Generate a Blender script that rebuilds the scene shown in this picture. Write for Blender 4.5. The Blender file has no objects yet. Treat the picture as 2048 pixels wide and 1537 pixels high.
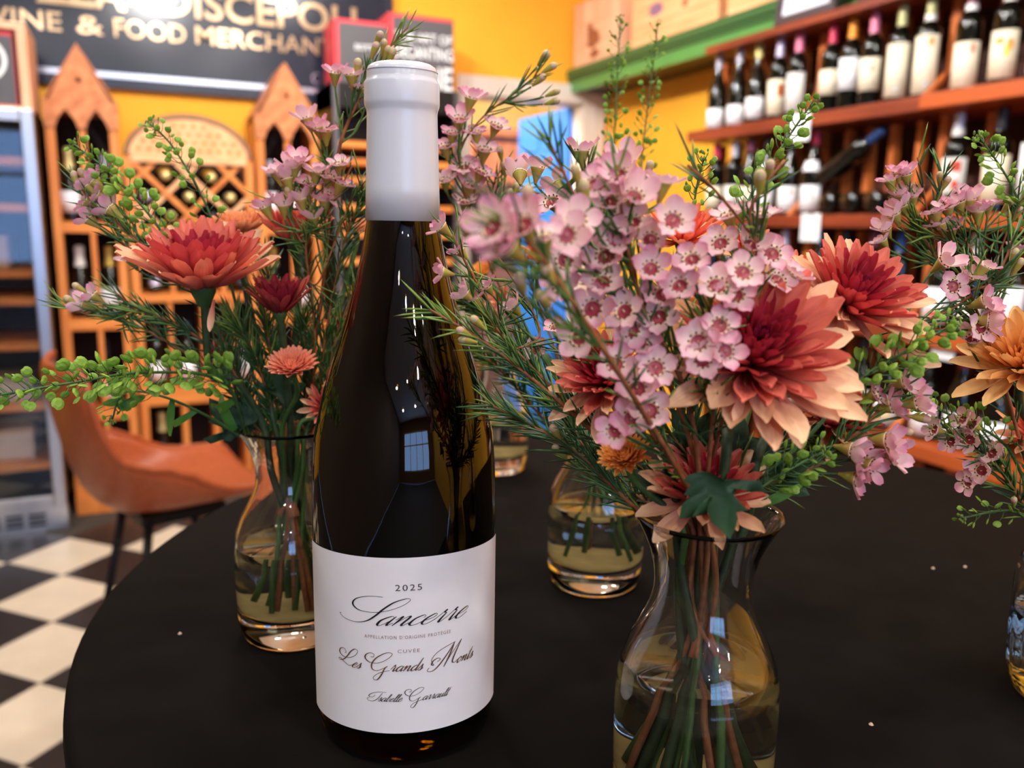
import bpy, math, random
from math import sin, cos, pi, radians, atan2, sqrt, asin
from mathutils import Vector, Matrix
R = random.Random(7)
SC = bpy.context.scene
COL = SC.collection
# ---------------------------------------------------------------- camera
F_PX, PITCH, ROLL, HEAD, EYE = 1670.0, radians(10.8), 0.0178, radians(66), 1.33
RIGHT = Vector((sin(HEAD), -cos(HEAD), 0)); AHEAD = Vector((cos(HEAD), sin(HEAD), 0)); UP = Vector((0, 0, 1))
_fw = AHEAD * cos(PITCH) - UP * sin(PITCH); _up = AHEAD * sin(PITCH) + UP * cos(PITCH)
_rc = RIGHT * cos(ROLL) + _up * sin(ROLL); _uc = _up * cos(ROLL) - RIGHT * sin(ROLL)
cam = bpy.data.cameras.new('camera'); camo = bpy.data.objects.new('camera', cam); COL.objects.link(camo)
M = Matrix((_rc, _uc, -_fw)).transposed().to_4x4(); M.translation = Vector((0, 0, EYE)); camo.matrix_world = M
cam.sensor_width = 36; cam.lens = F_PX * 36 / 2048; cam.clip_start = 0.02; cam.clip_end = 60
cam.dof.use_dof = True; cam.dof.focus_distance = 0.352; cam.dof.aperture_fstop = 8.8
SC.camera = camo
# ---------------------------------------------------------------- light
SC.view_settings.view_transform = 'Standard'; SC.view_settings.look = 'None'
SC.view_settings.exposure = 0.16; SC.view_settings.gamma = 1.0; SC.view_settings.use_curve_mapping = False
W = bpy.data.worlds.new('dusk_sky'); SC.world = W; W.use_nodes = True
_b = W.node_tree.nodes['Background']; _b.inputs[0].default_value = (0.30, 0.52, 1.0, 1); _b.inputs[1].default_value = 6.0
CEIL = 3.05
# x, y, watts, disc radius, where
LAMPS = [(-1.7, -5.2, 17, .1, 'by the shop window beside the plain wall'), (.0, -5.2, 17, .1, 'by the middle of the shop window'), (1.8, -5.2, 17, .1, 'by the shop window beside the wine racks'),
 (-1.8, -3.3, 21, .08, 'over the front of the room beside the plain wall'), (-.6, -3.3, 21, .08, 'second of the row over the front of the room'), (.5, -3.3, 21, .08, 'third of the row over the front of the room'), (1.7, -3.3, 21, .08, 'last of the row over the front of the room'),
 (-1.2, -1.7, 17, .1, 'behind the table on the side of the plain wall'), (.9, -1.7, 17, .1, 'behind the table on the side of the wine racks'),
 (-.75, -.12, 6, .07, 'over the near side of the room beside the plain wall'), (-.33, -.12, 6, .07, 'second of the row over the near side of the room'), (.29, -.12, 6, .07, 'in the middle of the row over the near side'), (.86, -.12, 6, .07, 'fourth of the row over the near side of the room'), (1.12, -.12, 6, .07, 'last of the row over the near side of the room'),
 (-1.6, 1.6, 16, .12, 'over the room beside the plain wall'), (.1, 1.3, 20, .12, 'over the middle of the room behind the table'), (.9, .4, 8, .12, 'over the near wine rack'),
 (-.7, 2.9, 12, .12, 'before the steel fridge'), (.4, 2.5, 16, .12, 'before the arched oak cabinet'), (1.2, 3.1, 8, .12, 'before the doorway and the far wine rack')]
FILL_SPOTS = [(.15, 3.5, 8, (2.45, 3.55, 1.75), 'aimed at the far end of the right wall'), (.1, 2.4, 11, (2.4, 2.5, 1.75), 'aimed at the far wine rack'), (.1, 1.3, 11, (2.4, 1.6, 1.75), 'aimed at the near wine rack'),
 (.2, 2.2, 12, (.35, 4.3, 1.3), 'aimed at the arched oak cabinet'), (1.0, 2.6, 4.5, (1.7, 4.4, 1.9), 'aimed at the wall above the doorway')]
LAMP_COL = (1.0, 0.97, 0.93)
# ---------------------------------------------------------------- helpers
def at(px, py, d):                     # a point d metres ahead of the camera, seen at px, py
    u = (px - 1024) / F_PX; v = (py - 768.5) / F_PX
    a = u * cos(ROLL) + v * sin(ROLL); b = v * cos(ROLL) - u * sin(ROLL)
    fw = cos(PITCH) - b * sin(PITCH); z = -sin(PITCH) - b * cos(PITCH)
    k = d / fw
    return RIGHT * (a * k) + AHEAD * d + UP * (EYE + z * k)
def way(r, f, u): return (RIGHT * r + AHEAD * f + UP * u).normalized()
class MB:
    def __init__(s): s.v = []; s.f = []; s.m = []
    def add(s, v, f, m=0):
        o = len(s.v); s.v += [tuple(p) for p in v]; s.f += [tuple(i + o for i in q) for q in f]; s.m += [m] * len(f); return s
    def box(s, x0, x1, y0, y1, z0, z1, m=0):
        v = [(x, y, z) for z in (z0, z1) for x, y in ((x0, y0), (x1, y0), (x1, y1), (x0, y1))]
        return s.add(v, [(3, 2, 1, 0), (4, 5, 6, 7), (0, 1, 5, 4), (1, 2, 6, 5), (2, 3, 7, 6), (3, 0, 4, 7)], m)
    def prism(s, poly, y0, y1, m=0):   # convex polygon in x, z pulled along y
        n = len(poly); v = [(x, y0, z) for x, z in poly] + [(x, y1, z) for x, z in poly]
        return s.add(v, [tuple(range(n)), tuple(range(2 * n - 1, n - 1, -1))] + [(i + n, (i + 1) % n + n, (i + 1) % n, i) for i in range(n)], m)
    def lathe(s, prof, seg=24, m=0, c=(0, 0, 0), a0=0, a1=2 * pi):
        full = abs(a1 - a0 - 2 * pi) < 1e-6; k = seg if full else seg + 1; v = []; f = []
        for r, z in prof:
            for i in range(k):
                a = a0 + (a1 - a0) * i / seg; v.append((c[0] + r * cos(a), c[1] + r * sin(a), c[2] + z))
        for j in range(len(prof) - 1):
            for i in range(seg):
                i2 = (i + 1) % k; f.append((j * k + i, j * k + i2, (j + 1) * k + i2, (j + 1) * k + i))
        return s.add(v, f, m)
    def tube(s, pts, rad, seg=6, m=0, caps=True):
        pts = [Vector(p) for p in pts]; n = len(pts)
        if not hasattr(rad, '__len__'): rad = [rad] * n
        v = []; f = []; ref = None
        for i, p in enumerate(pts):
            t = (pts[min(i + 1, n - 1)] - pts[max(i - 1, 0)])
            t = t.normalized() if t.length > 1e-9 else Vector((0, 0, 1))
            if ref is None: ref = t.orthogonal()
            ref = (ref - t * ref.dot(t)); ref = ref.normalized() if ref.length > 1e-6 else t.orthogonal().normalized()
            b = t.cross(ref)
            for k in range(seg):
                a = 2 * pi * k / seg; v.append(p + (ref * cos(a) + b * sin(a)) * rad[i])
        for i in range(n - 1):
            for k in range(seg):
                k2 = (k + 1) % seg; f.append((i * seg + k, i * seg + k2, (i + 1) * seg + k2, (i + 1) * seg + k))
        if caps: f += [tuple(range(seg - 1, -1, -1)), tuple((n - 1) * seg + k for k in range(seg))]
        return s.add(v, f, m)
    def mesh(s, name, mats, smooth=False):
        me = bpy.data.meshes.new(name); me.from_pydata(s.v, [], s.f)
        for mt in (mats if isinstance(mats, (list, tuple)) else [mats]): me.materials.append(mt)
        me.polygons.foreach_set('material_index', s.m)
        me.polygons.foreach_set('use_smooth', [smooth] * len(s.f)); me.update(); return me
def ob(name, me, parent=None, loc=None, mat=None, kind=None, label=None):
    o = bpy.data.objects.new(name, me); COL.objects.link(o)
    if parent: o.parent = parent
    if mat is not None: o.matrix_local = mat
    elif loc is not None: o.location = loc
    if kind: o['kind'] = kind
    if label: o['label'] = label
    return o
def tag(o, label, cat, group=None):
    o['label'] = label; o['category'] = cat
    if group: o['group'] = group
    return o
def thing(name, label, cat, loc=(0, 0, 0), group=None, rz=0):
    o = bpy.data.objects.new(name, None); COL.objects.link(o); o.location = loc; o.rotation_euler.z = rz
    o.empty_display_size = 0.05; return tag(o, label, cat, group)
def part(name, mb, mats, parent, smooth=False, label=None, kind=None, loc=None):
    return ob(name, mb.mesh(name, mats, smooth), parent, loc=loc, label=label, kind=kind)
def bevel(o, w, seg=2):
    m = o.modifiers.new('bevel', 'BEVEL'); m.width = w; m.segments = seg; m.limit_method = 'ANGLE'; return o
def lin(c):
    return tuple(((x / 255) / 12.92 if x / 255 <= 0.04045 else ((x / 255 + 0.055) / 1.055) ** 2.4) for x in c[:3]) + (1,)
def mat(name, c, rough=0.5, metal=0.0, trans=0.0, ior=1.45, var=0.0, vscale=20, stretch=(1, 1, 1), c2=None, bump=0.0, emit=None, es=0, sheen=0, spec=None, sss=0):
    m = bpy.data.materials.new(name); m.use_nodes = True; nt = m.node_tree; p = nt.nodes['Principled BSDF']
    col = lin(c); p.inputs['Base Color'].default_value = col; p.inputs['Roughness'].default_value = rough
    p.inputs['Metallic'].default_value = metal; p.inputs['Transmission Weight'].default_value = trans; p.inputs['IOR'].default_value = ior
    if sheen: p.inputs['Sheen Weight'].default_value = sheen
    if spec is not None: p.inputs['Specular IOR Level'].default_value = spec
    if sss:
        p.inputs['Subsurface Weight'].default_value = sss; p.inputs['Subsurface Radius'].default_value = (1, .5, .3); p.inputs['Subsurface Scale'].default_value = 0.002
    if emit: p.inputs['Emission Color'].default_value = lin(emit); p.inputs['Emission Strength'].default_value = es
    if var or c2 or bump:
        tc = nt.nodes.new('ShaderNodeTexCoord'); mp = nt.nodes.new('ShaderNodeMapping'); nz = nt.nodes.new('ShaderNodeTexNoise')
        mp.inputs['Scale'].default_value = stretch; nz.inputs['Scale'].default_value = vscale; nz.inputs['Detail'].default_value = 5
        nt.links.new(tc.outputs['Object'], mp.inputs[0]); nt.links.new(mp.outputs[0], nz.inputs['Vector'])
        if var or c2:
            rp = nt.nodes.new('ShaderNodeValToRGB'); rp.color_ramp.elements[0].position = .3; rp.color_ramp.elements[1].position = .7
            d = lin(c2) if c2 else tuple(x * (1 - var) for x in col[:3]) + (1,)
            rp.color_ramp.elements[0].color = d; rp.color_ramp.elements[1].color = col
            nt.links.new(nz.outputs[0], rp.inputs[0]); nt.links.new(rp.outputs[0], p.inputs['Base Color'])
        if bump:
            bp = nt.nodes.new('ShaderNodeBump'); bp.inputs['Strength'].default_value = bump; bp.inputs['Distance'].default_value = 0.002
            nt.links.new(nz.outputs[0], bp.inputs['Height']); nt.links.new(bp.outputs[0], p.inputs['Normal'])
    return m
def flat_shape(loops, depth, bev=0):   # filled outline (with holes) in x, y, thickened along z
    cu = bpy.data.curves.new('outline', 'CURVE'); cu.dimensions = '2D'; cu.fill_mode = 'BOTH'; cu.extrude = depth / 2; cu.bevel_depth = bev
    for lp in loops:
        s = cu.splines.new('POLY'); s.points.add(len(lp) - 1); s.use_cyclic_u = True
        for q, (x, y) in zip(s.points, lp): q.co = (x, y, 0, 1)
    return grab(cu)
def grab(cu):
    o = bpy.data.objects.new('outline', cu); COL.objects.link(o)
    dg = bpy.context.evaluated_depsgraph_get(); me = bpy.data.meshes.new_from_object(o.evaluated_get(dg))
    bpy.data.objects.remove(o); bpy.data.curves.remove(cu); return me
def text_mesh(txt, size, depth=0.0, fat=0.0, space=1.0, res=3, wide=None):
    cu = bpy.data.curves.new('letters', 'FONT'); cu.body = txt; cu.size = size; cu.extrude = depth; cu.offset = fat; cu.space_character = space
    cu.resolution_u = res; cu.align_x = 'CENTER'; me = grab(cu)
    if wide:
        xs = [v.co.x for v in me.vertices]; k = wide / (max(xs) - min(xs)); mid = (max(xs) + min(xs)) / 2
        for v in me.vertices: v.co.x = (v.co.x - mid) * k
    return me
def setmat(me, m):
    me.materials.clear(); me.materials.append(m)
    for p in me.polygons: p.material_index = 0
    return me
UPRIGHT = Matrix(((1, 0, 0, 0), (0, 0, -1, 0), (0, 1, 0, 0), (0, 0, 0, 1)))   # x, y, z -> x, -z, y : stands a drawing up facing -Y
TO_LEFT = Matrix(((0, 0, -1, 0), (-1, 0, 0, 0), (0, 1, 0, 0), (0, 0, 0, 1)))  # stands a drawing up facing -X
def moved(base, x, y, z): return Matrix.Translation((x, y, z)) @ base
# ---------------------------------------------------------------- materials of the room
YEL = mat('yellow_plaster', (254, 180, 46), .75, var=.12, vscale=3, bump=.15)
CREAMW = mat('pale_yellow_plaster', (250, 226, 150), .8, var=.06, vscale=4)
WHITEP = mat('white_gloss_paint', (226, 216, 206), .4, var=.05, vscale=6)
CEILP = mat('ceiling_paint', (240, 236, 228), .9, var=.04, vscale=4)
T_WHITE = mat('white_floor_tile', (226, 214, 192), .35, var=.12, vscale=9, bump=.05)
T_BLACK = mat('black_floor_tile', (46, 42, 42), .35, var=.35, vscale=12, bump=.05)
GROUT = mat('dark_grout', (70, 64, 58), .9, var=.2)
OAK = mat('honey_oak', (232, 146, 70), .45, c2=(205, 112, 44), vscale=6, stretch=(6, 6, .6), bump=.1)
OAKR = mat('aged_honey_oak', (214, 138, 84), .5, c2=(176, 98, 52), vscale=8, stretch=(3, 3, 1), bump=.2)
OAKB = mat('oak_board', (236, 150, 70), .45, c2=(204, 110, 42), vscale=6, stretch=(.6, 6, 6), bump=.1)
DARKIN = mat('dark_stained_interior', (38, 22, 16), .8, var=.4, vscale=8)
MAHOG = mat('mahogany_board', (150, 68, 38), .4, c2=(112, 44, 24), vscale=5, stretch=(5, .5, 5), bump=.1)
ORANGE_B = mat('orange_pine_board', (190, 90, 40), .4, c2=(158, 68, 28), vscale=5, stretch=(5, .5, 5), bump=.1)
RAILM = mat('pine_rail', (228, 128, 60), .5, c2=(160, 74, 34), vscale=6, stretch=(5, 5, .5))
BACKM = mat('rack_back', (84, 38, 22), .7, c2=(52, 24, 16), vscale=5, stretch=(4, 4, .5))
GREENP = mat('green_shelf_paint', (84, 148, 78), .35, var=.12, vscale=6)
STEEL = mat('brushed_steel', (190, 188, 190), .3, metal=1, var=.1, vscale=60, stretch=(1, 1, .05))
DKSTEEL = mat('grey_frame_metal', (120, 118, 122), .35, metal=.8, var=.1)
BLACKP = mat('black_lacquer', (22, 18, 18), .35, var=.2)
GLASS = mat('clear_glass', (250, 252, 250), 0, trans=1, ior=1.5)
DGLASS = mat('smoked_door_glass', (232, 234, 238), .02, trans=1, ior=1.4)
BLUED = mat('blue_door_paint', (52, 140, 252), .35, var=.05, vscale=4)
PINEC = mat('pine_crate', (244, 190, 140), .6, c2=(228, 160, 108), vscale=5, stretch=(3, .6, 6), bump=.15)
PINEC2 = mat('pink_pine_crate', (240, 196, 160), .6, c2=(222, 160, 124), vscale=5, stretch=(3, 3, .5), bump=.15)
INK = mat('burnt_mark', (168, 100, 66), .7, var=.3)
PURPLE = mat('purple_stamp', (150, 112, 140), .7, var=.2)
SIGNB = mat('navy_sign_lacquer', (40, 46, 62), .18, var=.15, vscale=3)
SIGNL = mat('gilt_letter', (230, 198, 160), .14, metal=.6, var=.1)
CHROME = mat('silver_moulding', (200, 205, 220), .2, metal=1, var=.05)
REDBOX = mat('red_card', (226, 62, 74), .5, var=.08)
GREYCARD = mat('charcoal_card', (84, 82, 86), .45, var=.1)
INKW = mat('white_print', (235, 238, 240), .4, emit=None)
LEATHER = mat('tan_leather', (164, 80, 44), .35, c2=(150, 70, 36), vscale=60, bump=.12)
BLACKM = mat('black_metal', (20, 20, 22), .4, metal=.6, var=.2)
LAMPG = mat('lamp_glow', (255, 230, 200), .5, emit=(255, 226, 190), es=12)
BRASS = mat('aged_brass', (196, 150, 80), .3, metal=1, var=.1)
# ---------------------------------------------------------------- room shell
XL, XR, YF, YB = -2.7, 2.58, -6.6, 4.5
def struct(name, mb, m, parent=None):
    o = part(name, mb, m, parent)
    if not parent: o['kind'] = 'structure'
    return o
floor = struct('floor', MB().box(XL, XR + .4, YF, YB + 2.6, -.06, -.003), GROUT)
T = 0.2895
tm = []
for m_ in (T_WHITE, T_BLACK):
    b = MB(); h = T / 2 - .0012; c_ = h - .002
    b.add([(-h, -h, -.004), (h, -h, -.004), (h, h, -.004), (-h, h, -.004), (-c_, -c_, 0), (c_, -c_, 0), (c_, c_, 0), (-c_, c_, 0)],
          [(4, 5, 6, 7), (0, 1, 5, 4), (1, 2, 6, 5), (2, 3, 7, 6), (3, 0, 4, 7)]); tm.append(b.mesh('tile', m_))
for i in range(-16, 30):
    for j in range(-30, 18):
        u = (i + .96) * T; v = (j + .39) * T
        x = (u + v) / sqrt(2); y = (u - v) / sqrt(2)
        if -1.75 < x < 1.6 and 0.3 < y < 3.95 and x - .4 * y < .35:
            ob('tile', tm[(i + j + 1) % 2], floor, mat=Matrix.Translation((x, y, 0)) @ Matrix.Rotation(-pi / 4, 4, 'Z'))
DX0, DX1, DZ = 1.707, 2.432, 2.04
struct('wall_back', MB().box(XL, DX0, YB, YB + .12, 0, CEIL).box(DX1, XR + .12, YB, YB + .12, 0, CEIL).box(DX0, DX1, YB, YB + .12, DZ, CEIL), YEL)
struct('wall_right', MB().box(XR, XR + .12, YF, YB, 0, CEIL), YEL)
PLAIN = mat('brown_plaster', (120, 92, 70), .8, var=.05, vscale=4)
struct('wall_left', MB().box(XL - .12, XL, YF, YB, 0, CEIL), mat('brown_grey_plaster', (112, 98, 88), .8, var=.05, vscale=4))
struct('wall_front', MB().box(XL, -2.0, YF - .12, YF, 0, CEIL).box(1.8, XR, YF - .12, YF, 0, CEIL).box(-2.0, 1.8, YF - .12, YF, 0, .6).box(-2.0, 1.8, YF - .12, YF, 2.6, CEIL), PLAIN)
wf = MB()
for x in (-2.0, -1.06, -.13, .8, 1.74): wf.box(x, x + .06, YF - .09, YF - .03, .6, 2.6)
wf.box(-2.0, 1.8, YF - .09, YF - .03, .6, .66).box(-2.0, 1.8, YF - .09, YF - .03, 2.54, 2.6).box(-2.0, 1.8, YF - .09, YF - .03, 1.9, 1.96)
struct('window_1', wf, WHITEP)
struct('ceiling', MB().box(XL, XR, YF, YB, CEIL, CEIL + .1), CEILP)
# room beyond the doorway
struct('wall_pantry', MB().box(1.0, 3.2, 6.6, 6.7, 0, 2.7).box(3.1, 3.2, YB + .12, 6.6, 0, 2.7).box(.95, 1.05, YB + .12, 6.6, 0, 2.7), CREAMW)
struct('ceiling_pantry', MB().box(1.0, 3.2, YB + .12, 6.6, 2.7, 2.75), CEILP)
tr = MB().box(1.655, DX0 + .012, YB - .022, YB, 0, 2.128).box(DX1 - .012, 2.56, YB - .022, YB, 0, 2.128).box(1.64, 2.57, YB - .03, YB, 2.03, 2.128)
tr.box(DX0, DX0 + .02, YB, YB + .13, 0, DZ).box(DX1 - .02, DX1, YB, YB + .13, 0, DZ).box(DX0, DX1, YB, YB + .13, DZ - .02, DZ).box(2.49, 2.50, YB - .028, YB - .02, 0, 2.03)
struct('trim_1', tr, WHITEP)
db = MB().box(0, .035, 0, .72, .01, 2.02)
dr = part('door_1', db, BLUED, None); dr['kind'] = 'structure'; dr.location = (2.385, 4.6, 0)
for z0, z1 in ((.2, .9), (1.0, 1.72), (1.8, 1.95)):
    for y0, y1 in ((.1, .33), (.39, .62)): part('door_panel', MB().box(-.008, 0, y0, y1, z0, z1), BLUED, dr)
part('door_handle', MB().tube([(-.05, .66, 1.0), (-.05, .56, 1.0)], .009).tube([(0, .66, 1.0), (-.05, .66, 1.0)], .009), BRASS, dr, True)
struct('baseboard_back', MB().box(1.5, 1.655, YB - .018, YB, 0, .12), WHITEP)
# ---------------------------------------------------------------- lamps
for x, y, lw, lr, where in LAMPS:
    t = thing('ceiling_lamp', 'round recessed ceiling lamp ' + where, 'lamp', (x, y, CEIL), 'recessed ceiling lamps')
    part('rim', MB().lathe([(lr, -.012), (lr + .02, -.012), (lr + .025, 0), (lr, 0), (lr, -.012)], 24), WHITEP, t, True)
    part('glow_disc', MB().lathe([(lr - .001, -.006), (.0001, -.006)], 24), LAMPG, t)
    L = bpy.data.lights.new('lamp_light', 'AREA'); L.shape = 'DISK'; L.size = 2 * lr - .01; L.energy = lw; L.color = LAMP_COL
    lo = bpy.data.objects.new('lamp_light', L); COL.objects.link(lo); lo.parent = t; lo.location = (0, 0, -.02)
for x, y, lw, aim, where in FILL_SPOTS:  # out-of-view spotlights added to brighten the racks, crates and back wall
    t = thing('fill_spotlight', 'added black ceiling spotlight ' + where, 'lamp', (x, y, CEIL), 'added fill spotlights')
    d = (Vector(aim) - Vector((x, y, CEIL - .12))).normalized(); c_ = Vector((0, 0, -.12)); e_ = d.orthogonal().normalized()
    part('stem', MB().tube([(0, 0, 0), c_], .008, 8), BLACKM, t, True)
    part('housing', MB().tube([c_ - d * .06, c_ + d * .07], .05, 20), BLACKM, t, True)
    g_ = MB().tube([c_ + d * .0705, c_ + d * .0725], .044, 20); part('glow_disc', g_, LAMPG, t)
    L = bpy.data.lights.new('lamp_light', 'AREA'); L.shape = 'DISK'; L.size = .085; L.energy = lw; L.color = LAMP_COL; L.spread = radians(110)
    lo = bpy.data.objects.new('lamp_light', L); COL.objects.link(lo); lo.parent = t; lo.location = c_ + d * .076; lo.rotation_euler = d.to_track_quat('-Z', 'Y').to_euler()
L = bpy.data.lights.new('pantry_light', 'AREA'); L.size = .5; L.energy = 45; L.color = (1, .95, .88)
lo = bpy.data.objects.new('pantry_light', L); COL.objects.link(lo); lo.location = (1.5, 5.2, 2.6)
# pantry cupboard seen through the doorway
pc = thing('pantry_cupboard', 'brown wooden cupboard standing in the room behind the open blue door', 'cupboard', (2.33, 5.9, 0))
WALN = mat('walnut', (140, 88, 54), .5, c2=(104, 60, 36), vscale=6, stretch=(1, 1, 6)); part('body', MB().box(-.55, .35, -.2, .3, 0, 1.95), WALN, pc); part('cornice', MB().box(-.58, .38, -.24, .3, 1.95, 2.0), OAKR, pc)
for x0 in (-.5, -.08):
    part('door', MB().box(x0, x0 + .38, -.225, -.2, 1.62, 1.9), OAKR, pc); part('door', MB().box(x0, x0 + .38, -.225, -.2, .1, 1.0), WALN, pc)
part('open_shelf', MB().box(-.52, .32, -.21, -.19, 1.05, 1.55), DARKIN, pc)
# ---------------------------------------------------------------- wine fridge
fr = thing('wine_fridge', 'tall stainless steel wine fridge with glass door at the left edge', 'fridge', (-.65, 3.9, 0))
fb = MB().box(-.3, -.285, .03, .56, .115, 1.743).box(.285, .3, .03, .56, .115, 1.743).box(-.3, .3, .03, .56, 1.72, 1.743).box(-.3, .3, .03, .56, .115, .14).box(-.3, .3, .54, .56, .115, 1.743)
part('body', fb, BLACKM, fr)
dfm = MB().box(-.3, -.25, 0, .03, .115, 1.743).box(.255, .302, 0, .03, .115, 1.743).box(-.25, .255, 0, .03, 1.695, 1.743).box(-.25, .255, 0, .03, .115, .16)
bevel(part('door_frame', dfm, STEEL, fr), .004); part('door_glass', MB().box(-.25, .255, .008, .016, .16, 1.695), DGLASS, fr)
for z in (1.545, 1.362, 1.10, .988, .802, .545, .29): part('shelf', MB().box(-.26, .262, .03, .5, z - .016, z + .016), OAKB, fr)
part('grille_panel', MB().box(-.3, .302, .01, .05, .0, .115), STEEL, fr)
for x in range(6):
    for z in (.03, .052, .074): part('grille_slot', MB().box(-.27 + x * .085, -.205 + x * .085, .004, .012, z, z + .012), BLACKM, fr)
def small_box(name, label, x0, x1, y0, y1, z0, z1, m, m2, cat='box'):
    t = thing(name, label, cat, ((x0 + x1) / 2, y0, z0)); w = (x1 - x0) / 2
    bevel(part('body', MB().box(-w, w, 0, y1 - y0, 0, z1 - z0 - .02), m, t), .003); bevel(part('lid', MB().box(-w - .002, w + .002, -.002, y1 - y0 + .002, z1 - z0 - .02, z1 - z0), m2, t), .003); return t
CARDB = mat('tan_card', (196, 160, 128), .7, var=.1); PALEB = mat('pale_card', (214, 196, 180), .7, var=.08)
small_box('carton', 'small tan carton on a wood shelf inside the fridge', -.66, -.49, 4.0, 4.25, 1.117, 1.25, CARDB, CARDB)
small_box('carton', 'pale carton low down inside the steel fridge', -.72, -.46, 4.0, 4.25, .307, .44, PALEB, CARDB)
small_box('carton', 'long pale carton above the lowest one inside the fridge', -.75, -.45, 4.0, 4.25, .562, .66, PALEB, PALEB)
# crate with a red edged box on top of the fridge
cr = thing('open_crate', 'open pine crate standing on the steel wine fridge', 'crate', (-.62, 3.93, 1.743))
part('side_board', MB().box(.235, .268, 0, .35, 0, .325), PINEC2, cr); part('side_board', MB().box(-.268, -.235, 0, .35, 0, .325), PINEC2, cr)
part('top_board', MB().box(-.235, .235, 0, .35, .30, .325), PINEC2, cr); part('bottom_board', MB().box(-.235, .235, 0, .35, 0, .012), PINEC2, cr)
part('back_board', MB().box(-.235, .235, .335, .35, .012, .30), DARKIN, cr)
def red_box(name, label, x0, x1, y0, y1, z0, z1, lines):
    t = thing(name, label, 'box', ((x0 + x1) / 2, y0, z0)); w = (x1 - x0) / 2; h = z1 - z0
    part('carton', MB().box(-w, w, 0, y1 - y0, 0, h), REDBOX, t); part('front_print', MB().box(-w + .02, w - .002, -.002, 0, .004, h - .016), GREYCARD, t)
    for txt, size, cx, z, wd in lines:
        me = setmat(text_mesh(txt, size, .0004, size * .012, wide=wd), INKW); ob('print', me, t, mat=moved(UPRIGHT, cx, -.0028, z))
    return t
rb = red_box('gift_box', 'charcoal gift box with red edge inside the pine crate', -.80, -.402, 3.95, 4.2, 1.757, 2.035, [])
ring = MB().lathe([(.07, 0), (.07, .001), (.085, .001), (.085, 0)], 32); o_ = ob('ring_print', ring.mesh('ring_print', INKW, False), rb, mat=moved(UPRIGHT, .09, -.0025, .17))
# ---------------------------------------------------------------- cathedral wine cabinets
YC = 4.10
def gothic(cx, w, z0, z1):
    pts = []
    for i in range(7): a = i / 6; pts.append((cx - w / 2 * (1 - a ** 1.6), z0 + (z1 - z0) * a))
    return pts + [(2 * cx - x, z) for x, z in reversed(pts[:-1])]
def tower(x0, x1, label, tilt):
    t = thing('tower_wine_cabinet', label, 'cabinet', ((x0 + x1) / 2, YC, 0), 'pointed tower wine cabinets'); w = (x1 - x0) / 2
    gl = [(-w - .003, 1.70)] + gothic(-w * .42, w * .62, 1.70, 1.775) + gothic(w * .42, w * .62, 1.70, 1.775) + [(w + .003, 1.70), (w + .003, 1.80), (w * .83, 1.815), (0, 2.035), (-w * .83, 1.815), (-w - .003, 1.80)]
    hole = [(.011 * cos(-a * pi / 8), 1.893 + .011 * sin(-a * pi / 8)) for a in range(16)]
    ob('gable', setmat(flat_shape([gl, hole], .03), OAKR), t, mat=moved(UPRIGHT, 0, .005, 0))
    ob('rear_gable', setmat(flat_shape([[(-w, 1.7), (w, 1.7), (w, 1.78), (0, 2.0), (-w, 1.78)]], .02), OAKR), t, mat=moved(UPRIGHT, 0, .372, 0))
    part('post', MB().box(-w, -w + .034, 0, .03, .1, 1.70), OAK, t); part('post', MB().box(w - .034, w, 0, .03, .1, 1.70), OAK, t)
    part('mullion', MB().box(-.013, .013, .004, .028, 1.31, 1.72), OAK, t); part('mullion', MB().box(.002, .022, .004, .028, .1, 1.27), OAK, t)
    part('side_panel', MB().box(-w, -w + .015, .03, .36, .1, 1.78), OAK, t); part('side_panel', MB().box(w - .015, w, .03, .36, .1, 1.78), OAK, t)
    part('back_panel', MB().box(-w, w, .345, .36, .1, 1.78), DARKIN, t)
    for z in (1.31, .885, .475): part('shelf', MB().box(-w + .016, w - .016, .002, .345, z - .045, z), OAKB, t)
    for s in (-1, 1):
        part('roof_board', MB().prism([(0, 2.03), (s * (w + .004), 1.797), (s * (w + .004), 1.81), (0, 2.045)][::s], .02, .36), OAKR, t)
    part('plinth', MB().box(-w, w, -.012, .36, 0, .08).box(-w, w, -.006, .36, .08, .1), OAK, t)
tower(-.326, -.05, 'honey oak cabinet with pointed gable standing beside the steel fridge', 0)
tower(.522, .806, 'honey oak cabinet with pointed gable beside the black wine cabinet', 0)
AX0, AX1 = -.036, .508; AC = (AX0 + AX1) / 2; AW = (AX1 - AX0) / 2
ac = thing('arched_wine_cabinet', 'honey oak wine cabinet with arched top and diamond lattice between the towers', 'cabinet', (AC, YC + .03, 0))
arc = [(AW * cos(pi * i / 28), 1.60 + .17 * sin(pi * i / 28)) for i in range(29)]
ob('arch_panel', setmat(flat_shape([arc], .02), PINEC), ac, mat=moved(UPRIGHT, 0, .012, 0))
for i in range(-6, 7):
    for j in range(4):
        x = i * .042 + (j % 2) * .021; z = 1.632 + j * .034
        if abs(x) < AW * .88 * sqrt(max(0, 1 - ((z - 1.6 + .02) / .17) ** 2)) - .012:
            part('carved_dimple', MB().prism([(x - .014, z), (x, z - .012), (x + .014, z), (x, z + .012)], -.001, .003), OAKB, ac)
part('arch_moulding', MB().tube([((AW - .012) * cos(pi * i / 36), .004, 1.60 + .178 * sin(pi * i / 36)) for i in range(37)], .012, 8), mat('grey_brown_moulding', (150, 112, 84), .5, var=.2), ac, True)
part('post', MB().box(-AW, -AW + .035, 0, .03, .1, 1.6), OAK, ac); part('post', MB().box(AW - .035, AW, 0, .03, .1, 1.6), OAK, ac)
part('rail', MB().box(-AW + .03, AW - .03, -.004, .028, 1.575, 1.618), PINEC, ac)
part('back_panel', MB().box(-AW, AW, .30, .315, .1, 1.6), DARKIN, ac)
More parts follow.
